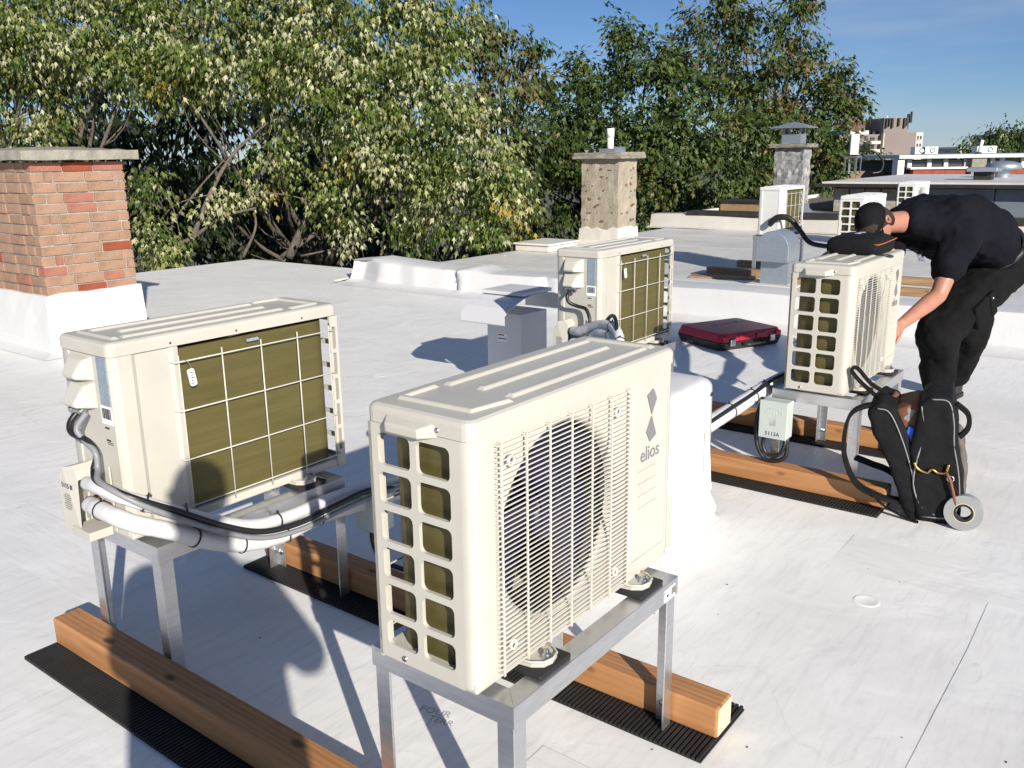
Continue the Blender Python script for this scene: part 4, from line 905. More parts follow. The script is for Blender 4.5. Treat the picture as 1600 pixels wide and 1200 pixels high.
MB().tube(catmull([(-.145, .10, .03), (-.24, .105, .012), (-.27, .08, .006)]), .007, 6).build('strap', M['black'], pb)
# ================================================================== things on the roofs beyond
A1p, A2p, A3p = aty(1183, 360, 10.9), aty(1311, 330, 9.75), aty(1402, 300, 13.6)
def uv(p): d = p-ORG; return d.dot(U), d.dot(V)
ua = make_unit('white_unit', 2)
lab = ['white heat pump with wire back guard behind the arched grey vent', 'white heat pump with stacked side openings behind the man bent head', 'white heat pump on the old roof half hidden by the man back']
pos = [(A1p, False, .53), (A2p, True, .47), (A3p, True, .47)]
for k, (p, fr, z) in enumerate(pos):
    t = ua if k == 0 else copy_tree(ua); u_, v_ = uv(p); place_unit(t, u_, v_, z, fr, lab[k]); t['group'] = 'white heat pumps on the old roof'
    s = make_stand(hz=z-.015-.02, label=['aluminium stand on a short timber under the white unit behind the arched vent', 'aluminium stand under the white unit behind the man bent head', 'aluminium stand under the white unit half hidden by the man back'][k], loc=G(u_+.383, v_+.135, .02), leg_w=.05); s['group'] = 'stands on the old roof'
u_, v_ = uv(A1p)
def plank(u0, v0, L, wd, h, label, along_v=True, rz=0, m='wood_old'):
    o = MB().box((0, 0, h/2), (L, wd, h)).build('timber_plank', M[m], None, bevel=.006); o.location = G(u0, v0, .024); o.rotation_euler = (0, 0, GRZ-(math.pi/2 if along_v else 0)+rz); return tag(o, label, 'plank', 'weathered planks on the old roof')
plank(u_-.05, v_+.02, 1.25, .09, .085, 'weathered plank under the near legs of the white unit behind the arched vent')
plank(u_+.82, v_+.05, 1.25, .09, .085, 'weathered plank under the far legs of the white unit behind the arched vent')
u2, v2 = uv(A2p); plank(u2-.06, v2+.45, 1.9, .09, .085, 'weathered plank running out past the man arm'); plank(u2+.80, v2+.45, 1.9, .09, .085, 'weathered plank seen between the man chest and the heat pump')
bl = thing('black_hoses', 'black insulated hoses looping from the white unit past the arched vent', 'hoses', (0, 0, 0)); bl.location = (0, 0, 0)
for d in (0, .045):
    pts = [aty(1202, 352-d*90, 10.75), aty(1216, 341-d*60, 10.7), aty(1234, 343-d*40, 10.65), aty(1250, 360, 10.6), aty(1264, 378, 10.55), aty(1285, 384, 10.5), aty(1310, 386, 10.45)]
    MB().tube(catmull(pts), .028, 8).build('hose', M['cable_black'], bl)
# thin bent sheet / board lying flat
p = atz(1130, 432, .03); o = MB().box((0, 0, .009), (.34, .78, .018)).build('flat_board', M['wood_old'], None, bevel=.004); o.location = (p.x, p.y, .0225); o.rotation_euler = (0, 0, GRZ+.25); tag(o, 'flat weathered board lying loose on the old roof below the planks', 'board')
# pale slab hatch by the rendered chimney
p = atz(857, 394, .03); hs = thing('roof_hatch', 'low pale slab hatch lying beside the rendered chimney', 'hatch', (p.x, p.y, .0225), GRZ)
MB().box((.42, .33, .05), (.84, .66, .10)).build('curb', M['mem_aged'], hs, bevel=.015); MB().box((.42, .33, .116), (.90, .72, .03)).build('cover', M['mem_old'], hs, bevel=.008)
# arched galvanised vent
p = atz(1234, 452, .02); av = thing('arched_vent', 'blue grey metal roof vent with a rounded arched hood', 'vent', (p.x, p.y, .02), GRZ)   # local x along u, y along -v
W_, Dp = .40, .34
MB().box((.15, .20, .17), (.26, .32, .34)).build('body', M['alu_dark'], av)
arch = [(-.19, 0)]+[(.19*math.cos(R(a)), .14+.20*math.sin(R(a))) for a in range(180, -1, -12)]+[(.19, 0)]
Mx = Matrix.Translation((-.09, .20, .30)) @ Matrix.Rotation(-math.pi/2, 4, 'Z') @ Matrix.Rotation(math.pi/2, 4, 'X') @ Matrix.Scale(-1, 4, (0, 0, 1))
hd = MB(); hd.prism(arch, (0, .36), Mx); hood = fixn(hd.build('hood', M['alu_dark'], av, bevel=.006))
MB().box((.15, .20, .03), (.50, .56, .02)).build('flange', M['mem_aged'], av)

# ------------------------------------------------------------------ raised building beyond the gravel roof
E_ = thing('raised_rooftop', 'low raised rooftop storey with white roof edge and blue grey sheet wall', 'building', G(19.4, -5.3, .18), GRZ)   # x along u, y along -v (so -y goes right)
MB().box((3.3, -9, .28), (6.6, 18, .56)).build('core', M['darkbrick'], E_)
for k in range(9): MB().box((-.03, -1.95-k*1.3-.65, .27), (.05, 1.28, .54)).build('wall_sheet', M['roofwall'], E_)
MB().box((3.2, -9, .60), (7.2, 18.6, .07)).build('roof_edge', M['tar'], E_); MB().box((3.25, -9, .655), (7.0, 18.4, .04)).build('roof_top', M['mem_old'], E_)
for k in range(5): MB().box((-.012, -.17-k*.34, .27+.0*k), (.03, .30, .50)).build('stone_panel', M['mortar'], E_)
# small things standing on it
def at_roof(px, py, z): return atz(px, py, z)
ZR = .18+.677
for px, py, nm in ((1535, 281, 'flat_cap'), (1566, 277, 'mushroom')):
    p = at_roof(px, py, ZR)
    if nm == 'flat_cap':
        q = thing('roof_vent', 'flat topped grey metal roof vent on the white raised roof', 'vent', (p.x, p.y, ZR), GRZ)
        MB().box((.1, 0, .09), (.35, .35, .18)).build('neck', M['tar'], q); MB().box((.1, 0, .22), (.62, .62, .09)).build('cap', M['alu_dark'], q, bevel=.02)
    else:
        q = thing('roof_vent', 'round hooded grey metal vent on the white raised roof', 'vent', (p.x, p.y, ZR), GRZ)
        MB().lathe([(.16, 0), (.16, .18), (.42, .2), (.36, .32), (.18, .37), (.001, .38)], 16).build('hood', M['alu_dark'], q)
p = at_roof(1318, 273, ZR); fu = copy_tree(ua); fu.location = (p.x+.35, p.y+.3, ZR+.55); fu.rotation_euler = (0, 0, GRZ+R(200)); fu.scale = (.75, .85, 1.0); tag(fu, 'slim white heat pump standing high on thin legs before the beige tower', 'heat pump', 'white heat pumps on the old roof')
s = make_stand(hz=.515, lx=.5, ly=.36, label='thin legged stand on the raised white roof before the beige tower', loc=(p.x+.35, p.y+.3, ZR), leg_w=.05); s['group'] = 'stands on the old roof'
hq = [Vector((p.x+.35, p.y+.2, ZR+.55)), Vector((p.x+.5, p.y+.1, ZR+.66)), Vector((p.x+.85, p.y, ZR+.62)), Vector((p.x+1.1, p.y, ZR+.35)), Vector((p.x+1.05, p.y, ZR+.08)), Vector((p.x+.8, p.y, ZR+.03))]
tag(MB().tube(catmull(hq), .032, 8).build('hose_loop', M['cable_black']), 'black hose loop arching over the raised white roof', 'hose')
# low brown brick parapet further back
bw = aty(1300, 268, 44); bw2 = aty(1402, 268, 44)
o = MB().box((0, 0, -4), (bw2.x-bw.x, .5, 9.15)).build('brown_wall', M['darkbrick']); o.location = ((bw.x+bw2.x)/2, 44, 0); tag(o, 'low brown brick parapet in front of the beige tower', 'wall')
M['brownwall'] = mat('ochre_brick', (.26, .18, .11), .9, var=.3, vscale=5); o.data.materials[0] = M['brownwall']
for k in range(3): MB().box((-1.1+k*1.0, -.26, .15), (.85, .02, .5)).build('wall_panel', M['mortar'] if False else M['brownwall'], o)

# ------------------------------------------------------------------ clerestory house
M['glass'] = mat('window_glass', (.05, .06, .07), .08, 0, spec=.8)
M['redbrick'] = mat('red_brick_wall', (.28, .075, .045), .9, var=.3, vscale=6)
M['fascia'] = mat('grey_fascia', (.42, .46, .48), .5, .2)
M['stone'] = mat('grey_stone_pier', (.30, .28, .24), .9, col2=(.2, .18, .15), vscale=3, bump=.2, bscale=8)
YF = 42.0; kx = YF/FPX
def fx(px): return aty(px, 250, YF).x
def fz(py, px=1500): return aty(px, py, YF).z
cl = thing('clerestory_house', 'flat roofed house with a strip of white framed windows over red brick', 'building', (fx(1400), YF, -8), 0)
X0 = fx(1400); 
def fb(x0, x1, z0, z1, y0, y1, nm, m, par=cl): return MB().box(((x0+x1)/2-X0, (y0+y1)/2, (z0+z1)/2+8), (x1-x0, y1-y0, z1-z0)).build(nm, m, par)
fb(X0+.25, fx(1700), -8, fz(251), .35, 8, 'core', M['dark'])
fb(X0-.05, fx(1705), fz(246.8), fz(241), -.45, 8.4, 'roof', M['fascia'])
fb(X0-.02, X0+.28, -8, fz(247), -.30, .3, 'end_column', M['white_trim'])
fb(fx(1428), fx(1513), -8, fz(263.5), -.05, .3, 'brick_wall', M['redbrick']); fb(fx(1537), fx(1700), -8, fz(263.5), -.05, .3, 'brick_wall', M['redbrick'])
for a, b in ((1422, 1514), (1537, 1700)): fb(fx(a), fx(b), fz(263.5), fz(260.5), -.16, .32, 'sill', M['white_trim'])
fb(fx(1513.5), fx(1536), -8, fz(246.9), -.35, .4, 'stone_pier', M['stone'])
xs = [1412, 1422, 1453, 1479, 1511, 1540, 1552, 1567, 1600, 1640, 1690]
for a, b in zip(xs[:-1], xs[1:]):
    if a == 1511: continue
    w_ = fb(fx(a)+.08, fx(b)-.08, fz(260.4), fz(250), .12, .2, 'window', M['glass'])
    fb(fx(b)-.09, fx(b)+.09, fz(260.5), fz(247), .0, .26, 'mullion', M['white_trim'], w_)
vp = thing('vent_pipe', 'tall white vent pipe rising from the clerestory house roof', 'pipe', (fx(1533), YF+.3, fz(241)), 0)
MB().tube([(0, 0, 0), (.12, 0, .62)], .075, 10).build('pipe', M['white_trim'], vp); MB().lathe([(.16, 0), (.12, .08)], 10).build('flashing', M['tar'], vp)
for px, w_, lbl in ((1451, .8, 'small white box unit beside the tower on the clerestory roof'), (1466, 1.3, 'white condenser with round fan on the clerestory roof'), (1557, 1.5, 'white box unit with dark sides behind the vent pipe')):
    z = fz(241); q = thing('rooftop_condenser', lbl, 'condenser', (fx(px), YF+1.2, z), 0)
    MB().box((0, 0, .19), (w_*.62, .5, .34)).build('casing', M['white_unit'], q, bevel=.02); MB().box((0, 0, .01), (w_*.5, .4, .02)).build('base', M['tar'], q)
    MB().lathe([(.09, 0), (.12, 0), (.12, .02), (.09, .02)], 18, Matrix.Translation((w_*.1, -.252, .19)) @ Matrix.Rotation(math.pi/2, 4, 'X'), close=True).build('fan_ring', M['tar'], q); MB().lathe([(.0005, .01), (.09, .01)], 18, Matrix.Translation((w_*.1, -.252, .19)) @ Matrix.Rotation(math.pi/2, 4, 'X')).build('fan', M['alu_dark'], q)

# ------------------------------------------------------------------ beige tower with antennas
M['beige'] = mat('mauve_beige_cladding', (.235, .195, .185), .85, var=.06, vscale=.3)
M['cream_side'] = mat('cream_cladding', (.55, .52, .46), .8)
M['penthouse'] = mat('brown_penthouse', (.14, .085, .065), .8)
YT = 120.0
def tx(px): return aty(px, 220, YT).x
def tz(py, px=1380): return aty(px, py, YT).z
tw = thing('apartment_tower', 'mauve beige apartment block with dark antenna panels on its tower', 'building', (tx(1318), YT, -8), 0); XT = tx(1318)
def tb(x0, x1, z0, z1, y0, y1, nm, m, par=tw): return MB().box(((x0+x1)/2-XT, (y0+y1)/2, (z0+z1)/2+8), (x1-x0, y1-y0, z1-z0)).build(nm, m, par)
tb(tx(1315), tx(1380), -8, tz(209.5), .8, 12, 'wing', M['beige']); tb(tx(1380), tx(1431), -8, tz(207.5), 0, 12, 'main_block', M['beige']); tb(tx(1431), tx(1442), -8, tz(207.5), .05, 12, 'cream_side', M['cream_side'])
tb(tx(1382), tx(1419), tz(207.6), tz(184), .6, 7, 'lift_tower', M['beige']); tb(tx(1379.2), tx(1380.6), -8, tz(208), -.15, .7, 'corner_strip', M['cream_side'])
for k, px in enumerate((1384, 1388.5, 1393, 1403, 1412, 1415)):
    tb(tx(px), tx(px+2.4), tz(200-(k % 2)*3), tz(184.5), .3, .55, 'antenna_panel', M['tar'])
for px in (1421, 1424, 1426): tb(tx(px), tx(px+1.4), tz(202 if px < 1424 else 192), tz(178 if px < 1426 else 174.5), 1, 1.4, 'antenna_panel', M['tar'])
tb(tx(1392), tx(1393), tz(184), tz(180), 2, 2.2, 'mast', M['white_trim'])
tb(tx(1338.5), tx(1363), tz(202.5), tz(187), 3, 9, 'penthouse', M['penthouse']); tb(tx(1337), tx(1366), tz(209.4), tz(203), 2, 10, 'penthouse_base', M['fascia']); tb(tx(1372), tx(1380), tz(209.4), tz(205), 2, 8, 'plant_box', M['tar'])
for r_, (za, zb) in enumerate(((214, 220), (227, 233), (240, 246))):
    for c_, (xa, xb) in enumerate(((1321, 1327), (1331, 1336), (1354, 1359), (1363, 1370))):
        w_ = tb(tx(xa), tx(xb), tz(zb), tz(za), .72, .9, 'window', M['glass']); tb(tx(xa)-.05, tx(xb)+.05, tz(zb)-.08, tz(zb), .5, .8, 'sill', M['white_trim'], w_)
    bal = tb(tx(1356), tx(1372), tz(zb+5), tz(zb), -.9, .8, 'balcony', M['cream_side'])
for (za, zb) in ((213, 219), (225, 231), (238, 244)):
    for xa in (1433.2, 1437.6): w_ = tb(tx(xa), tx(xa+2), tz(zb), tz(za), -.02, .1, 'window', M['glass']); tb(tx(xa)-.05, tx(xa+2)+.05, tz(zb)-.08, tz(zb), -.06, .1, 'sill', M['white_trim'], w_)
# far skyline roofs
for px0, px1, py, yd, mm, lbl in ((1476, 1512, 231, 160, 'cream_side', 'distant low cream roofline left of the dark tree'), (1541, 1600, 211, 190, 'cream_side', 'distant cream block behind the dark tree'), (1585, 1640, 208, 186, 'fascia', 'distant grey block with flat roof behind the dark tree')):
    a, b = aty(px0, py, yd), aty(px1, py, yd); q = thing('distant_building', lbl, 'building', ((a.x+b.x)/2, yd, -8.2), 0)
    MB().box((0, 0, (a.z+8)/2), (b.x-a.x, 10, a.z+8)).build('wall', M[mm], q); MB().box((0, 0, a.z+8.15), (b.x-a.x+.6, 10.6, .3)).build('roof', M['white_trim'], q)
    for k in range(5): MB().box(((k-2)*(b.x-a.x)*.18, -5.02, a.z+8-1.6), ((b.x-a.x)*.08, .1, 1.0)).build('window', M['glass'], q)
# ================================================================== trees
def leaf_mat(name, rough=.42, trans=.35):
    m = bpy.data.materials.new(name); m.use_nodes = True; t = m.node_tree; b = t.nodes['Principled BSDF']; L = t.links.new
    a = N(t, 'ShaderNodeAttribute', attribute_name='leafcol'); L(a.outputs['Color'], b.inputs['Base Color']); b.inputs['Roughness'].default_value = rough
    b.inputs['Specular IOR Level'].default_value = .35
    tr = N(t, 'ShaderNodeBsdfTranslucent'); hs = N(t, 'ShaderNodeHueSaturation', Saturation=1.15, Value=1.1); L(a.outputs['Color'], hs.inputs['Color']); L(hs.outputs[0], tr.inputs['Color'])
    mx = N(t, 'ShaderNodeMixShader'); mx.inputs[0].default_value = trans; o = t.nodes['Material Output']; L(b.outputs[0], mx.inputs[1]); L(tr.outputs[0], mx.inputs[2]); L(mx.outputs[0], o.inputs['Surface'])
    return m
M['leaf'] = leaf_mat('maple_leaf'); M['leaf_d'] = leaf_mat('dark_leaf', .5, .25)
M['bark'] = mat('grey_brown_bark', (.15, .125, .10), .9, col2=(.08, .066, .052), vscale=9, bump=.3, bscale=25)
LEAF = np.array([(0, 0, 0), (.17, .20, .03), (.34, .62, -.02), (.13, .46, .05), (0, 1.05, -.10), (-.13, .46, .05), (-.34, .62, -.02), (-.17, .20, .03)])
LF = [(0, 1, 3), (1, 2, 3), (0, 3, 4, 5), (0, 5, 7), (7, 5, 6)]
def leaf_mesh(name, P, A, Nn, S, C, m, parent):
    """P base points, A leaf axis, Nn rough normal, S size, C colour"""
    n = len(P); A = A/np.linalg.norm(A, axis=1, keepdims=True); X = np.cross(A, Nn); X /= np.maximum(np.linalg.norm(X, axis=1, keepdims=True), 1e-6); Z = np.cross(X, A)
    W = P[:, None, :] + S[:, None, None]*(LEAF[None, :, 0:1]*X[:, None, :] + LEAF[None, :, 1:2]*A[:, None, :] + LEAF[None, :, 2:3]*Z[:, None, :])
    V_ = W.reshape(-1, 3).astype(np.float32); k = len(LEAF)
    me = bpy.data.meshes.new(name); nl = sum(len(f) for f in LF)
    me.vertices.add(n*k); me.vertices.foreach_set('co', V_.ravel())
    loops = np.concatenate([np.array(f) for f in LF]); L_ = (loops[None, :]+np.arange(n)[:, None]*k).ravel().astype(np.int32)
    me.loops.add(n*nl); me.loops.foreach_set('vertex_index', L_)
    st = np.cumsum([0]+[len(f) for f in LF[:-1]]); S_ = (st[None, :]+np.arange(n)[:, None]*nl).ravel().astype(np.int32)
    me.polygons.add(n*len(LF)); me.polygons.foreach_set('loop_start', S_); me.polygons.foreach_set('loop_total', np.tile([len(f) for f in LF], n).astype(np.int32))
    me.update(calc_edges=True)
    ca = me.color_attributes.new('leafcol', 'FLOAT_COLOR', 'POINT'); cc = np.ones((n*k, 4), np.float32); cc[:, :3] = np.repeat(C, k, axis=0); ca.data.foreach_set('color', cc.ravel())
    me.materials.append(m); o = bpy.data.objects.new(name, me); COL.objects.link(o); o.parent = parent; o['kind'] = 'stuff'; return o
def limb(mb, a, b, r0, r1, rg, wob=.25, n=6):
    a, b = Vector(a), Vector(b); L = (b-a).length; pts = []
    off = [Vector((rg.uniform(-1, 1), rg.uniform(-1, 1), rg.uniform(-.6, .6)))*wob*L*.18 for _ in range(2)]
    for i in range(n+1):
        t = i/n; p = a.lerp(b, t)+off[0]*math.sin(math.pi*t)+off[1]*math.sin(2*math.pi*t)*.5+Vector((0, 0, -.10*L*math.sin(math.pi*t))); pts.append(p)
    mb.tube(pts, [r0+(r1-r0)*i/n for i in range(n+1)], 7); return pts
def tree(name, label, cat_group, base, fork_z, blobs, leaf, per_m2, palette, weights, seed, m='leaf', droop=1.15, shell=.55, extra=None, clus=.25, cl_n=46, stems=2):
    rg = random.Random(seed); rn = np.random.default_rng(seed); t = thing(name, label, 'tree', base, 0, cat_group); t.location = (0, 0, 0)
    tm = MB(); bx = Vector(base)
    tops = []
    for s_ in range(stems):
        f = Vector((bx.x+rg.uniform(-.8, .8)*stems/2, bx.y+rg.uniform(-.5, .5), fork_z+rg.uniform(-.4, .4))); pts = limb(tm, bx+Vector((rg.uniform(-.3, .3), rg.uniform(-.3, .3), 0)), f, .26, .15, rg, .2, 9); tops.append(f)
    tm.build('trunk', M['bark'], t)
    bmsh = MB(); PP = []; CC = []; AX = []; NN = []
    pal = np.array(palette); wts = np.array(weights)/sum(weights)
    for (px, py, Y, rp) in blobs:
        c = aty(px, py, Y); r = rp*Y/FPX*1.02
        f = min(tops, key=lambda q: (q-c).length); mid = limb(bmsh, f, c, .06, .02, rg, .5, 8)
        for k in range(4):
            d = Vector((rg.gauss(0, 1), rg.gauss(0, 1), rg.gauss(.1, .8))).normalized()*r*rg.uniform(.7, 1.0); limb(bmsh, mid[rg.choice((4, 5, 6, 8))], c+d, .014, .004, rg, .6, 5)
        nc = max(6, int(per_m2*4*math.pi*r*r/cl_n))
        D = rn.normal(size=(nc, 3)); D /= np.linalg.norm(D, axis=1, keepdims=True); rad = r*(shell+(1.06-shell)*rn.random(nc)**.6)*(1+.12*np.sin(D[:, 0]*5+px)+.12*np.cos(D[:, 2]*6+py))
        cen = np.array(c)[None]+D*rad[:, None]*np.array([1, 1, .92])
        n = nc*cl_n; ce = np.repeat(cen, cl_n, 0); dd = np.repeat(D, cl_n, 0)
        off = rn.normal(size=(n, 3))*clus*np.array([.62, .62, .5]); pos = ce+off
        ax = dd*.45+off/clus*.35+np.array([0, 0, -droop])+rn.normal(size=(n, 3))*.30
        nn = dd*.7+np.array([0, 0, .55])+rn.normal(size=(n, 3))*.45
        ci = rn.choice(len(pal), size=nc, p=wts); ci = np.where(rn.random(n) < .65, np.repeat(ci, cl_n), rn.choice(len(pal), size=n, p=wts))
        col = pal[ci]*rn.uniform(.75, 1.25, (n, 1))
        PP.append(pos); AX.append(ax); NN.append(nn); CC.append(col)
    if extra:
        for pts, r0, r1 in extra: bmsh.tube(catmull([aty(*q) for q in pts], 5), [r0+(r1-r0)*i/((len(pts)-1)*5) for i in range((len(pts)-1)*5+1)], 7)
    br = bmsh.build('branches', M['bark'], t); br['kind'] = 'stuff'
    P = np.concatenate(PP); S = leaf*rn.uniform(.65, 1.25, len(P))
    leaf_mesh('crown', P, np.concatenate(AX), np.concatenate(NN), S, np.concatenate(CC), M[m], t); return t
PAL = [(.075, .12, .022), (.12, .165, .03), (.26, .28, .10), (.46, .47, .28), (.38, .28, .05), (.04, .07, .014)]
g1 = 'maples beyond the white roof edge'
exB = [([(452, 402, 15.5), (478, 345, 15.5), (505, 300, 15.6), (560, 240, 15.8)], .085, .03), ([(440, 402, 15.6), (500, 360, 15.6), (560, 322, 15.5), (620, 300, 15.4)], .055, .015),
       ([(255, 392, 15), (300, 372, 15), (345, 340, 15), (400, 325, 15)], .045, .02), ([(300, 375, 15), (330, 300, 15.1), (365, 240, 15.3), (420, 190, 15.5)], .05, .018),
       ([(268, 350, 15.2), (310, 295, 15.3), (350, 250, 15.4)], .028, .01), ([(262, 300, 15), (275, 340, 15), (285, 385, 15)], .012, .006), ([(395, 300, 14.8), (450, 305, 14.8), (500, 318, 14.8), (540, 320, 14.8)], .014, .006),
       ([(120, 225, 15.5), (135, 175, 15.6), (165, 140, 15.8)], .07, .03), ([(70, 220, 15.5), (68, 150, 15.6), (75, 90, 15.8)], .05, .02), ([(590, 300, 15), (605, 350, 15), (615, 390, 15)], .012, .005),
       ([(470, 400, 15.3), (540, 385, 15.3), (590, 370, 15.3)], .02, .006), ([(380, 402, 15), (400, 350, 15.1), (385, 300, 15.3)], .03, .01), ([(230, 380, 15), (262, 330, 15), (300, 310, 15), (360, 300, 15.2)], .016, .006)]
tree('maple_tree', 'maple with pale silvery leaves hanging over the brick chimney', g1, (-8.6, 16.2, -8.2), -.4,
     [(60, 40, 15.2, 105), (20, 150, 15.4, 80), (150, 30, 15.6, 95), (215, 90, 15.3, 75), (75, 215, 15.2, 42), (235, 300, 14.9, 36), (240, 365, 14.4, 30), (262, 395, 14.2, 24), (15, 60, 16, 90)], .112, 190, PAL, [3, 4, 4, 4.4, .15, 1.5], 21, extra=None)
tree('maple_tree', 'big maple with pale and yellowing leaves hanging low over the roof parapet', g1, (-3.4, 17.6, -8.2), -1.0,
     [(310, 40, 15.8, 95), (285, 140, 15.3, 42), (400, 60, 15.6, 105), (520, 40, 15.4, 115), (620, 70, 15.4, 95), (560, 150, 15, 95), (470, 150, 15.4, 55), (660, 170, 15, 90), (720, 235, 14.8, 75), (780, 285, 14.6, 58), (640, 260, 14.8, 75), (710, 330, 14.6, 62), (765, 352, 14.4, 44), (640, 350, 14.8, 40), (560, 250, 15.2, 55), (510, 300, 15, 38), (440, 240, 15.2, 36), (390, 290, 15.2, 34), (345, 320, 15, 26), (545, 365, 14.8, 26), (690, 20, 15.6, 55), (800, 330, 14.6, 34)],
     .112, 190, PAL, [3, 4, 4, 4, .35, 1.5], 22, extra=exB)
PAL_SHADE = [(.012, .024, .006), (.018, .034, .009), (.026, .042, .011), (.009, .017, .005)]  # very low leaf colours stand in for deep shade between the maple crowns
tree('shade_tree', 'dense backing tree behind the two maples, leaves darkened to put shade in the gaps', None, (-7, 25, -8.2), -1.5,
     [(60, 180, 24, 150), (220, 260, 23, 150), (400, 250, 23, 160), (560, 330, 22, 130), (120, 370, 22, 110), (330, 390, 21, 110), (500, 420, 20.5, 90), (650, 400, 21, 90), (700, 300, 23, 130), (300, 80, 24, 160), (520, 150, 24, 160), (60, 60, 25, 120), (820, 380, 22.5, 70), (640, 60, 24, 70), (370, 225, 24.5, 100), (440, 300, 24, 90)], .30, 18, PAL_SHADE, [3, 3, 2, 3], 23, m='leaf_d', clus=.5, shell=.4)
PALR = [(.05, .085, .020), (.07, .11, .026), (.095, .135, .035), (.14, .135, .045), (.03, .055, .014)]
g2 = 'trees beyond the older roofs'
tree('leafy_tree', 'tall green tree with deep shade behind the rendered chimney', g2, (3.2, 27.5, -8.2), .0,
     [(880, 190, 26, 60), (930, 210, 25.5, 80), (1000, 160, 26, 75), (990, 240, 25, 85), (920, 300, 25, 75), (1060, 260, 25, 85), (1090, 190, 25.8, 75), (1000, 320, 24.5, 55), (1080, 305, 24.5, 50), (905, 110, 26.5, 22), (925, 135, 26.5, 30), (985, 75, 26.5, 26), (1015, 95, 26.5, 34), (1050, 120, 26.5, 36), (860, 300, 26, 60), (870, 360, 25, 50), (860, 240, 26.4, 60), (850, 135, 26.4, 24), (970, 50, 26.6, 14), (1140, 290, 25, 55), (1180, 300, 25.2, 40), (1140, 230, 25.4, 60)], .20, 62, PALR, [3, 4, 3, 1, 2.5], 24, m='leaf_d', clus=.34, droop=.6)
tree('leafy_tree', 'tallest tree, browning at the top, reaching over the silver chimney', g2, (8.2, 31.5, -8.2), .5,
     [(1115, 40, 30, 52), (1090, 80, 30, 45), (1140, 95, 29.5, 55), (1165, 30, 30.3, 26), (1125, 5, 30.2, 28), (1205, 80, 30, 42), (1250, 60, 30, 32), (1235, 25, 30.3, 24), (1250, 3, 30.4, 18), (1190, 130, 29.5, 55), (1240, 150, 29.5, 45), (1290, 150, 29.5, 36), (1320, 150, 29.6, 20), (1335, 165, 29.6, 14), (1285, 195, 29, 38), (1250, 215, 29, 45), (1305, 225, 29, 24), (1180, 200, 29, 55), (1285, 250, 28.5, 24), (1195, 260, 28.5, 48), (1280, 285, 27.5, 18), (1260, 110, 29.8, 22), (1305, 110, 29.8, 12), (1040, 95, 30.2, 24), (1300, 265, 28.6, 18)],
     .21, 52, PALR[:3]+[(.17, .13, .045), (.03, .055, .014)], [2.4, 3, 2.4, 2.2, 2], 25, m='leaf_d', clus=.36, droop=.6)
tree('leafy_tree', 'small olive tree crown against the sky between the maple and the chimney', g2, (-.6, 27, -8.2), .5,
     [(780, 90, 24, 42), (755, 120, 24, 40), (815, 120, 24, 32), (790, 160, 23.5, 55), (835, 85, 24.2, 16), (745, 75, 24, 22), (820, 200, 23.5, 45), (775, 55, 24, 16), (740, 170, 23.8, 40)], .19, 36, PALR[:2]+[(.12, .12, .045), (.15, .125, .05)], [2, 2, 3, 2], 26, m='leaf_d', clus=.3)
tree('distant_tree', 'rounded dark tree on the skyline behind the clerestory house', None, (45, 78, -8.2), -3,
     [(1545, 232, 78, 28), (1575, 225, 78, 28), (1600, 235, 78, 30), (1515, 236, 78, 14), (1630, 225, 78, 30), (1560, 215, 78, 12)], .38, 16, PALR, [3, 3, 3, 1, 2], 27, m='leaf_d', clus=.9)
tree('distant_tree', 'low bushy tree in front of the beige tower', None, (28, 62, -8.2), -3,
     [(1308, 250, 62, 14), (1330, 255, 62, 16), (1360, 255, 62, 16), (1295, 240, 60, 16), (1375, 262, 62, 12), (1345, 245, 62, 10)], .34, 18, PALR, [2, 3, 3, 2, 1], 28, m='leaf_d', clus=.7)

tree('shade_tree', 'dark leafy tree further along the lane beyond the brick chimney', None, (-15, 22, -8.2), -1.5,
     [(-140, 100, 20, 130), (-320, 160, 21, 150), (-260, 20, 22, 150), (-480, 120, 23, 170), (-120, 260, 20, 110), (-420, 280, 21, 130), (-640, 200, 24, 170)], .26, 24, PALR, [3, 3, 2, 1, 3], 29, m='leaf_d', clus=.45, shell=.45)
# ================================================================== people
M['skin'] = mat('sunburnt_skin', (.40, .185, .125), .5, var=.12, vscale=14)
M['shirt'] = mat('black_cotton', (.007, .0075, .012), .9, spec=.12, var=.25, vscale=5, bump=.16, bscale=9)
M['pants'] = mat('black_work_cloth', (.0075, .0075, .008), .85, spec=.12, var=.35, vscale=7, bump=.2, bscale=12)
M['hair'] = mat('dark_brown_hair', (.035, .018, .011), .7, var=.5, vscale=60, bump=.2, bscale=160)
M['capcloth'] = mat('black_cap_cloth', (.008, .008, .010), .8, spec=.12, var=.3, vscale=12, bump=.04, bscale=120)
M['boot'] = mat('black_boot_leather', (.02, .018, .017), .5, var=.3, vscale=12)
def capsule(mb, a, b, ra, rb, n=14, k=4):
    a, b = Vector(a), Vector(b); d = (b-a); L = d.length; d = d.normalized() if L > 1e-6 else Vector((0, 0, 1)); pts = []; rs = []
    for i in range(k, 0, -1): q = R(90*i/k); pts.append(a-d*ra*math.sin(q)); rs.append(max(ra*math.cos(q), .001))
    m_ = 5
    for i in range(m_+1): pts.append(a.lerp(b, i/m_)); rs.append(ra+(rb-ra)*i/m_)
    for i in range(1, k+1): q = R(90*i/k); pts.append(b+d*rb*math.sin(q)); rs.append(max(rb*math.cos(q), .001))
    mb.tube(pts, rs, n)
def chain(mb, pts): 
    for (a, ra), (b, rb) in zip(pts[:-1], pts[1:]): capsule(mb, a, b, ra, rb)
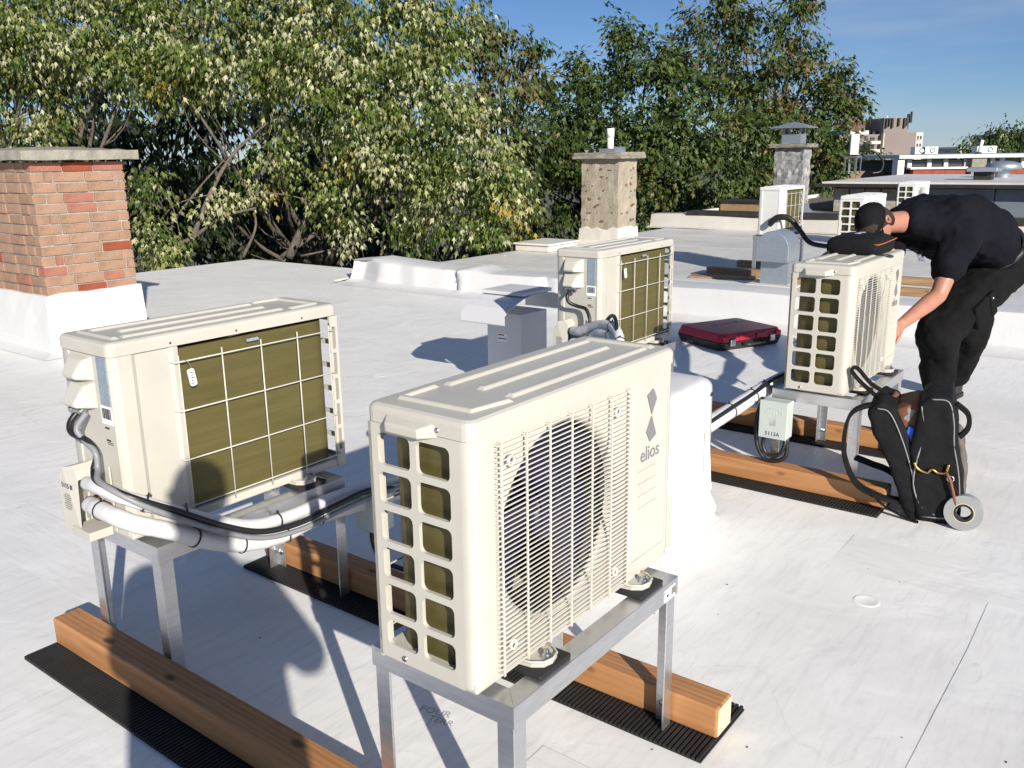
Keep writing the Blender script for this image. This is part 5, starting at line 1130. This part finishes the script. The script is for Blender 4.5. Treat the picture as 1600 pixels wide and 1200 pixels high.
def fuse(mb, name, m, parent, vox=.012, it=8, wrinkle=0, wscale=.12):
    o = mb.build(name, m, parent); r = o.modifiers.new('fuse', 'REMESH'); r.mode = 'VOXEL'; r.voxel_size = vox; r.use_smooth_shade = True
    s = o.modifiers.new('smooth', 'SMOOTH'); s.iterations = it; s.factor = .5
    if wrinkle:
        tx_ = bpy.data.textures.new(name+'_folds', 'CLOUDS'); tx_.noise_scale = wscale; tx_.noise_depth = 2
        d = o.modifiers.new('folds', 'DISPLACE'); d.texture = tx_; d.strength = wrinkle; d.mid_level = .5; d.texture_coords = 'LOCAL'
    return o
def make_head(parent, Mh, hair=True, cap=True):
    """head in its own frame: +Y face, +Z crown, +X its right"""
    vs = []; nu, nv = 28, 20
    for j in range(nv+1):
        th = math.pi*j/nv
        for i in range(nu):
            ph = 2*math.pi*i/nu; x, y, z = math.sin(th)*math.sin(ph), math.sin(th)*math.cos(ph), math.cos(th)
            X, Y, Z = .076*x, .097*y, .118*z
            if z < 0: X *= 1-.28*(-z)**1.5; Y *= (1-.10*(-z)) if y > 0 else (1-.30*(-z))
            if y > .3: Y -= .012*max(0, abs(x)-.2)                    # flatter cheeks
            if y > .8 and abs(x) < .45: 
                Y += .026*math.exp(-((z+.16)/.16)**2)*math.exp(-(x/.16)**2)       # nose
                Y += .007*math.exp(-((z-.16)/.10)**2); Y -= .010*math.exp(-((z-.02)/.08)**2)*math.exp(-((abs(x)-.32)/.14)**2)
            if y > .4: Y += .014*math.exp(-((z+.78)/.2)**2)           # chin
            vs.append((X, Y, Z))
    fs = [(j*nu+i, j*nu+(i+1) % nu, (j+1)*nu+(i+1) % nu, (j+1)*nu+i) for j in range(nv) for i in range(nu)]
    h = MB().add(vs, fs, Mh, True).build('head', M['skin'], parent); fixn(h)
    for s in (-1, 1):
        e = []; 
        for k in range(10): a = R(-70+k*32); e.append((s*(.080+.005*math.sin(a)), -.005-.015*math.cos(a)*(1.15 if math.sin(a) > 0 else .8), .002+.026*math.sin(a)))
        ear = MB().tube(e+[e[0]], .0055, 7, Mh); ear.lathe([(.0005, .005), (.014, .006), (.020, 0)], 10, Mh @ Matrix.Translation((s*.073, -.005, .004)) @ Matrix.Rotation(s*math.pi/2, 4, 'Y')); ear.build('ear', M['skin'], h)
        MB().lathe([(.0005, .012), (.007, .010), (.012, .0)], 10, Mh @ Matrix.Translation((s*.030, .083, .004)) @ Matrix.Rotation(-math.pi/2, 4, 'X')).build('eye', M['sticker'], h)
        MB().lathe([(.0005, .0135), (.005, .0115)], 10, Mh @ Matrix.Translation((s*.030, .083, .004)) @ Matrix.Rotation(-math.pi/2, 4, 'X')).build('iris', M['ink'], h)
    M.setdefault('lip', mat('lip_skin', (.36, .12, .10), .5)); MB().tube([Mh @ Vector(q) for q in ((-.024, .088, -.062), (0, .097, -.059), (.024, .088, -.062))], .0045, 6).build('mouth', M['lip'], h)
    def shell(z0, grow, y_lim, nm, m, thick=.006):
        vv = []; nj = 8
        for j in range(nj+1):
            th = (math.pi*.5-math.asin(max(-1, min(1, z0))))*j/nj
            for i in range(nu):
                ph = 2*math.pi*i/nu; x, y, z = math.sin(th)*math.sin(ph), math.sin(th)*math.cos(ph), math.cos(th)
                zz = .118*z - (.03*max(0, -y)*(j/nj)**2 if y_lim else 0)+(.115*max(0, y)**.7*(j/nj)**2 if y_lim else 0)
                vv.append((.076*x*grow, .097*y*grow, zz*grow+.002))
        ff = [(j*nu+i, j*nu+(i+1) % nu, (j+1)*nu+(i+1) % nu, (j+1)*nu+i) for j in range(nj) for i in range(nu)]
        o = MB().add(vv, ff, Mh, True).build(nm, m, h); fixn(o); s_ = o.modifiers.new('thick', 'SOLIDIFY'); s_.thickness = thick; return o
    shell(-.50, 1.05, True, 'hair', M['hair'])
    if cap:
        c = shell(.22, 1.13, False, 'cap', M['capcloth']); br = []
        for k in range(13): a = R(-62+k*124/12); br += [(.086*math.sin(a), .098*math.cos(a)+.004, .030), (.092*math.sin(a), .098*math.cos(a)+.07*math.cos(a)**.6, .016-.012*abs(math.sin(a)))]
        b_ = MB().add(br, [(2*i, 2*i+1, 2*i+3, 2*i+2) for i in range(12)], Mh, True).build('cap_brim', M['capcloth'], c); s_ = b_.modifiers.new('t', 'SOLIDIFY'); s_.thickness = .004
        MB().lathe([(.0005, .006), (.007, .003), (.009, 0)], 8, Mh @ Matrix.Translation((0, 0, .134))).build('cap_button', M['capcloth'], c)
    return h
def hand(mb, wrist, aim, palm_n, curl=.5, scale=1.0, side=1):
    """palm plus five bent fingers added into a body shape; aim = direction of the fingers, palm_n = palm facing, side = thumb side"""
    w_ = Vector(wrist); f = Vector(aim).normalized(); n = Vector(palm_n); n = (n-f*n.dot(f)).normalized(); s = f.cross(n)*side; q = scale
    c = w_+f*.05*q
    for k in (-1, -.33, .33, 1): capsule(mb, w_+s*k*.018*q, c+s*k*.030*q+f*.035*q, .016*q, .0125*q, 8, 3)
    for k, L in ((-1, .066), (-.36, .078), (.30, .083), (.95, .074)):
        p = c+s*k*.032*q+f*.038*q; d = f.copy()
        for seg in range(3):
            d = (d+n*curl*(.35+.25*seg)).normalized(); e = p+d*L*q*(.44, .32, .26)[seg]; capsule(mb, p, e, .0088*q-.0009*seg, .0082*q-.0009*seg, 8, 2); p = e
    p = w_+f*.022*q+s*.028*q; d = (f*.6+s*.75+n*.25).normalized()
    for seg in range(2):
        e = p+d*(.042, .030)[seg]*q; capsule(mb, p, e, .0115*q, .0095*q, 8, 2); p = e; d = (d+f*.35+n*.25).normalized()

# ------------------------------------------------------------------ the man bent over the unit
man = thing('person', 'man in black t-shirt, black cargo trousers and black cap bending over the heat pump', 'person', (0, 0, 0))
fdir = Vector((-.75, -.66, 0)).normalized(); ls = Vector((-fdir.y, fdir.x, 0))          # facing, his left
pel = aty(1546, 404, 5.32); wst = aty(1514, 366, 5.16); chs = aty(1462, 349, 4.98); nkb = aty(1418, 346, 4.90); hdc = aty(1368, 349, 4.80)
lsh, rsh = chs+ls*.17+fdir*.04+Vector((0, 0, -.03)), chs-ls*.17+fdir*.06+Vector((0, 0, .0))
lel, lwr = aty(1466, 462, 4.74), aty(1409, 506, 4.56)
rel_ = rsh+fdir*.16+Vector((0, 0, -.24)); rwr = G(3.57, -.06, .70)
la, ra_ = atz(1466, 616, .10), atz(1490, 596, .10)
lk = aty(1466, 520, 4.92); rk = aty(1512, 512, 5.12); lh, rh = pel+ls*.085, pel-ls*.085
bd = MB()
chain(bd, [(pel, .12), (wst, .12), (chs, .13), (nkb, .062), (hdc+(hdc-nkb)*-.35, .055)])
for sh, el, wr in ((lsh, lel, lwr), (rsh, rel_, rwr)): chain(bd, [(chs, .09), (sh, .066), (sh.lerp(el, .5), .055), (el, .044), (el.lerp(wr, .3), .046), (wr, .030)])
hand(bd, lwr, (G(3.462, .09, .56)-lwr), -ls*.4-fdir*.3, .55, 1, 1); hand(bd, rwr, (G(3.47, .0, .62)-rwr), ls, .55, 1, -1)
for hp, kn, an in ((lh, lk, la), (rh, rk, ra_)): chain(bd, [(hp, .10), (hp.lerp(kn, .5), .085), (kn, .06), (kn.lerp(an, .35), .058), (an, .042)])
fuse(bd, 'body', M['skin'], man, .008, 3)
# t-shirt: torso plus short sleeves
sh = MB(); 
for s_ in (-1, 0, 1):
    o_ = ls*.075*s_
    chain(sh, [(pel+o_*.95+(wst-pel)*.15, .150), (wst+o_*1.1, .178), (wst.lerp(chs, .55)+o_*1.2+Vector((0, 0, .014)), .178), (chs+o_*1.25, .152), (nkb+o_*.45-fdir*.02, .085)])
for a, b in ((lsh, lel), (rsh, rel_)): chain(sh, [(chs.lerp(a, .5), .12), (a, .098), (a.lerp(b, .55), .088)])
shirt = fuse(sh, 't_shirt', M['shirt'], man, .010, 5, .055, .13)
# small print on the chest, laid onto the cloth
pk = aty(1438, 399, 4.45); zt_ = (Vector((0, 0, HC))-pk).normalized(); xt_ = Vector((0, 0, 1)).cross(zt_).normalized(); yt_ = zt_.cross(xt_)
MP = Matrix((xt_, yt_, zt_)).transposed().to_4x4(); MP.translation = pk
pm = MB().add([((i-2)*.008+(j-3)*-.004, (j-3)*.011, 0) for j in range(7) for i in range(5)], [(j*5+i, j*5+i+1, j*5+6+i, j*5+5+i) for j in range(6) for i in range(4)])
M['shirt_print'] = mat('shirt_print', (.32, .35, .42), .8, col2=(.03, .035, .07), vscale=70)
po = pm.build('chest_print', M['shirt_print'], shirt); po.matrix_local = MP; sw = po.modifiers.new('wrap', 'SHRINKWRAP'); sw.target = shirt; sw.wrap_method = 'PROJECT'; sw.use_project_z = True; sw.use_negative_direction = True; sw.use_positive_direction = False; sw.offset = .002
# trousers
tr = MB()
for s_ in (-1, 0, 1): chain(tr, [(pel+ls*.085*s_+(wst-pel)*.25, .150), (pel+ls*.085*s_, .162), (pel+ls*.075*s_-Vector((0, 0, .07))+fdir*.02, .150)])
for hp, kn, an in ((lh, lk, la), (rh, rk, ra_)):
    chain(tr, [(hp-Vector((0, 0, .05)), .145), (hp.lerp(kn, .5), .142), (kn, .122), (kn.lerp(an, .4)+fdir*-.02, .108), (kn.lerp(an, .82), .088), (an+Vector((0, 0, .05)), .082)])
trs = fuse(tr, 'trousers', M['pants'], man, .010, 6, .045, .14)
for hp, kn, sd in ((lh, lk, ls), (rh, rk, -ls)):
    c = hp.lerp(kn, .68)+sd*.132; ax = (kn-hp).normalized(); fr = ax.cross(sd).normalized()
    Mx = Matrix((fr, sd, -ax)).transposed().to_4x4(); Mx.translation = c
    pkt = MB().box((0, -.008, 0), (.15, .035, .17), Mx).build('cargo_pocket', M['pants'], trs, bevel=.012, seg=3); MB().box((0, .006, .075), (.16, .022, .055), Mx).build('pocket_flap', M['pants'], pkt, bevel=.008)
    MB().lathe([(.0005, .004), (.006, .003), (.007, 0)], 8, Mx @ Matrix.Translation((.045, .018, .07)) @ Matrix.Rotation(-math.pi/2, 4, 'X')).build('pocket_snap', M['steel'], pkt)
bt = MB().tube([pel+(wst-pel)*.55+(ls*math.cos(a)*.245+(wst-pel).normalized().cross(ls)*math.sin(a)*.168) for a in [2*math.pi*k/28 for k in range(29)]], .016, 6).build('belt', M['black'], trs)
for an in (la, ra_):
    b_ = MB(); chain(b_, [(an+Vector((0, 0, .10)), .066), (an, .062), (an+Vector((0, 0, -.045)), .052)]); chain(b_, [(an+Vector((0, 0, -.05))-fdir*.03, .046), (an+Vector((0, 0, -.052))+fdir*.10, .046), (an+Vector((0, 0, -.060))+fdir*.17, .036)])
    bo = fuse(b_, 'boot', M['boot'], man, .008, 4)
    Mx = Matrix((fdir, ls, Vector((0, 0, 1)))).transposed().to_4x4(); Mx.translation = Vector((an.x, an.y, .0))
    MB().prism([(-.085, -.03), (-.06, -.045), (.08, -.05), (.19, -.045), (.215, -.02), (.215, .02), (.19, .045), (.08, .05), (-.06, .045), (-.085, .03)], (.001, .026), Mx).build('sole', M['rubber'], bo)
# head: looks down towards the service panel
hz_ = (hdc-nkb).normalized()*.72+Vector((0, 0, .30)); hz_.normalize(); hy = Vector((-.30, -.42, -.85)); hy = (hy-hz_*hy.dot(hz_)).normalized(); hx = hy.cross(hz_)
Mh = Matrix((hx, hy, hz_)).transposed().to_4x4(); Mh.translation = hdc
make_head(man, Mh)
pr = MB(); 
pc_ = lsh.lerp(lel, .25)
# ------------------------------------------------------------------ the photographer, standing behind the camera
ph = thing('person', 'photographer holding up a phone, seen as the shadow thrown across the coil and beam', 'person', (0, 0, 0))
cx, cy = .115, -.36
pb_ = MB(); N_ = Vector((cx, cy, 0))
def q_(x, y, z): return N_+Vector((x, y, z*1.045))
chain(pb_, [(q_(0, 0, .95), .14), (q_(0, .0, 1.15), .14), (q_(0, 0, 1.36), .13), (q_(0, .02, 1.50), .06), (q_(0, .03, 1.56), .06)])
ctr = Vector((0, -.012, 1.47))
for s_ in (-1, 1):
    a, b, w_ = q_(s_*.19, 0, 1.40), q_(s_*.27, .12, 1.16), Vector((s_*.085, -.05, 1.455))
    chain(pb_, [(q_(s_*.06, 0, 1.38), .10), (a, .07), (a.lerp(b, .5), .055), (b, .045), (w_, .03)]); hand(pb_, w_, Vector((-s_*.6, .1, .35)), Vector((0, .4, -1)), .5, .9, 1)
    chain(pb_, [(q_(s_*.09, 0, .90), .11), (q_(s_*.11, .02, .52), .07), (q_(s_*.12, 0, .10), .045)])
fuse(pb_, 'body', M['skin'], ph, .010, 3)
j_ = MB()
for s_ in (-1, 0, 1): chain(j_, [(q_(s_*.07, 0, .90), .145), (q_(s_*.08, 0, 1.15), .150), (q_(s_*.10, 0, 1.34), .13)])
for s_ in (-1, 1): chain(j_, [(q_(s_*.08, 0, 1.36), .11), (q_(s_*.19, 0, 1.39), .09), (q_(s_*.27, .12, 1.16), .062), (Vector((s_*.10, -.07, 1.43)), .042)])
fuse(j_, 'jacket', M['shirt'], ph, .012, 6)
l_ = MB()
for s_ in (-1, 1): chain(l_, [(q_(s_*.07, 0, .92), .14), (q_(s_*.10, .01, .5), .09), (q_(s_*.12, 0, .12), .075)])
fuse(l_, 'trousers', M['pants'], ph, .012, 5)
for s_ in (-1, 1):
    b_ = MB(); chain(b_, [(q_(s_*.12, -.04, .05), .048), (q_(s_*.12, .13, .045), .042)]); fuse(b_, 'shoe', M['boot'], ph, .010, 3)
Mh = Matrix.Translation(q_(0.01, .06, 1.67)) @ Matrix.Rotation(-.12, 4, 'X'); make_head(ph, Mh, cap=False)
phn = MB().box((.03, -.035, 1.50), (.155, .008, .075)).build('mobile_phone', M['black'], None, bevel=.004); tag(phn, 'black mobile phone held up by the photographer', 'phone')

# ------------------------------------------------------------------ open backpack leaning on the stand leg
bp_o = Vector((1.72, 3.56, 0)); bx_ = Vector((.895, -.446, 0)); by_ = Vector((.446, .895, 0))
BP = Matrix((bx_, by_, Vector((0, 0, 1)))).transposed().to_4x4(); BP.translation = bp_o
bag = thing('backpack', 'open black tool backpack slumped against the stand leg, blue item inside', 'backpack'); bag.matrix_world = BP
S_ = .00285
def pxz(pts): return [((x-1440)*S_, (826-y)*S_) for x, y in pts]
XZ = Matrix.Rotation(math.pi/2, 4, 'X')
def slab(pts, y0, y1, nm, m, par=bag, soft=.012, it=4, wr=.012):
    pl = pxz(pts)[::-1]; mbx = MB().prism(pl, (-y1, -y0), XZ); return fuse(fixn_mb(mbx), nm, m, par, soft, it, wr, .06)
def fixn_mb(mb): return mb
M['lining'] = mat('brown_lining', (.16, .06, .025), .8, var=.3, vscale=15)
M['tan_panel'] = mat('mauve_tan_panel', (.13, .105, .10), .8, var=.15, vscale=15)
M['blue'] = mat('blue_plastic', (.02, .09, .55), .4)
back = slab([(1368, 668), (1385, 652), (1405, 657), (1428, 700), (1446, 752), (1458, 800), (1445, 822), (1428, 812), (1404, 748), (1378, 700)], -.13, .17, 'back_panel', M['cloth_black'])
front = slab([(1437, 648), (1452, 634), (1478, 636), (1488, 668), (1492, 705), (1503, 745), (1508, 790), (1494, 820), (1450, 824), (1441, 790), (1434, 745), (1430, 715)], -.14, .16, 'front_compartment', M['cloth_black'])
slab([(1412, 748), (1430, 736), (1500, 745), (1506, 826), (1436, 828), (1422, 800)], -.125, .16, 'base', M['cloth_black'])
slab([(1404, 664), (1440, 648), (1438, 700), (1436, 745), (1426, 735)], -.105, .15, 'lining', M['lining'], it=2)
MB().box((.0, .02, .0), (.05, .10, .15), Matrix.Translation(((1425-1440)*S_, -.085, (826-712)*S_)) @ Matrix.Rotation(.35, 4, 'Y')).build('blue_case', M['blue'], bag, bevel=.008)
MB().box((0, .02, 0), (.045, .08, .07), Matrix.Translation(((1424-1440)*S_, -.085, (826-670)*S_)) @ Matrix.Rotation(.3, 4, 'Y')).build('grey_tool', M['cable_grey'], bag, bevel=.012)
MB().tube([((x-1440)*S_, .03, (826-y)*S_) for x, y in ((1405, 650), (1396, 662), (1404, 676))], .012, 8).build('tool_grip', M['lining'], bag)
slab([(1488, 690), (1498, 700), (1507, 740), (1510, 785), (1500, 792), (1494, 740)], -.10, .12, 'side_pocket', M['tan_panel'], it=3)
def strap(pts, nm, w=.03, m='cloth_black', y=-.05, t=.004):
    P = catmull([((x-1440)*S_, yy, (826-z)*S_) for x, z, yy in pts], 7); vs = []; n = len(P)
    for i, p in enumerate(P):
        d = (P[min(i+1, n-1)]-P[max(i-1, 0)]).normalized(); nr = Vector((0, 1, 0)).cross(d).normalized()
        for a, b in ((-w/2, -t), (w/2, -t), (w/2, t), (-w/2, t)): vs.append(p+Vector((0, 1, 0))*a+nr*b)
    fs = [(4*i+k, 4*i+(k+1) % 4, 4*i+4+(k+1) % 4, 4*i+4+k) for i in range(n-1) for k in range(4)]+[(0, 3, 2, 1), (4*n-4, 4*n-3, 4*n-2, 4*n-1)]
    return fixn(MB().add(vs, fs).build(nm, M[m], bag))
strap([(1395, 662, -.06), (1365, 665, -.08), (1345, 680, -.09), (1339, 715, -.09), (1343, 750, -.09), (1362, 785, -.10), (1395, 800, -.10), (1428, 806, -.08)], 'shoulder_strap', .055, t=.007)
strap([(1375, 660, .05), (1352, 640, .04), (1338, 622, .03), (1346, 618, .03), (1366, 640, .04), (1390, 655, .05)], 'carry_handle', .03, t=.006)
strap([(1352, 762, .06), (1378, 770, .06), (1400, 776, .06), (1425, 790, .05)], 'shoulder_strap', .05, t=.007)
strap([(1383, 793, -.12), (1400, 808, -.13), (1430, 821, -.14), (1452, 824, -.16)], 'loose_strap', .022, t=.002)
strap([(1484, 648, -.08), (1500, 662, -.08), (1502, 682, -.08), (1490, 698, -.08), (1474, 706, -.08)], 'grab_loop', .03, t=.009)
zp = [((x-1440)*S_, -.137, (826-y)*S_) for x, y in ((1440, 652), (1447, 690), (1441, 735), (1440, 770), (1452, 800), (1472, 812))]
MB().tube(catmull(zp), .0035, 6).build('zip', M['cable_grey'], bag)
M['leather'] = mat('brown_leather', (.20, .07, .03), .6)
hk = [((x-1440)*S_, -.15, (826-y)*S_) for x, y in ((1438, 735), (1444, 744), (1456, 748), (1462, 742), (1470, 746), (1480, 744), (1483, 732))]
MB().tube(catmull(hk), .005, 7).build('hook', M['brass'], bag)
MB().tube([((x-1440)*S_, -.16, (826-y)*S_) for x, y in ((1480, 742), (1487, 754), (1492, 770), (1498, 792))], .006, 7).build('leather_strap', M['leather'], bag)
MB().tube([((1487-1440)*S_+.012*math.cos(a), -.158, (826-752)*S_+.012*math.sin(a)) for a in [2*math.pi*k/14 for k in range(15)]], .0025, 6).build('ring', M['steel'], bag)
# roll of grey tape
tp = atz(1502, 829, 0); tv = Vector((tp.x, tp.y, 0)).normalized(); tape = thing('tape_roll', 'roll of grey duct tape with black core hanging against the backpack', 'tape', (tp.x, tp.y, 0), math.atan2(tv.y, tv.x)-math.pi/2)
MT = Matrix.Translation((0, .02, .0745)) @ Matrix.Rotation(math.pi/2-.10, 4, 'X') @ Matrix.Rotation(.0, 4, 'Y')
M['tape'] = mat('grey_tape', (.27, .28, .29), .45, var=.08, vscale=25)
MB().lathe([(.038, -.024), (.073, -.024), (.073, .024), (.038, .024)], 40, MT, smooth=False, close=True).build('tape_body', M['tape'], tape, bevel=.001)
MB().lathe([(.028, -.025), (.0378, -.025), (.0378, .025), (.028, .025)], 32, MT, smooth=False, close=True).build('core', M['black'], tape)
MB().lathe([(.0375, .0252), (.040, .0252), (.040, .0245), (.0375, .0245)], 32, MT, close=True).build('core_rim', M['wood_end'], tape)

pts = [((x-1440)*S_, -.139, (826-y)*S_) for x, y in ((1452, 640), (1474, 642), (1483, 670), (1487, 705), (1497, 748), (1501, 790), (1490, 813), (1456, 817))]
MB().tube(catmull(pts), .0028, 6).build('edge_piping', M['cable_grey'], bag)
pts = [((x-1440)*S_, -.133, (826-y)*S_) for x, y in ((1382, 662), (1400, 668), (1422, 712), (1440, 765), (1450, 808))]
MB().tube(catmull(pts), .0028, 6).build('edge_piping', M['cable_grey'], bag)
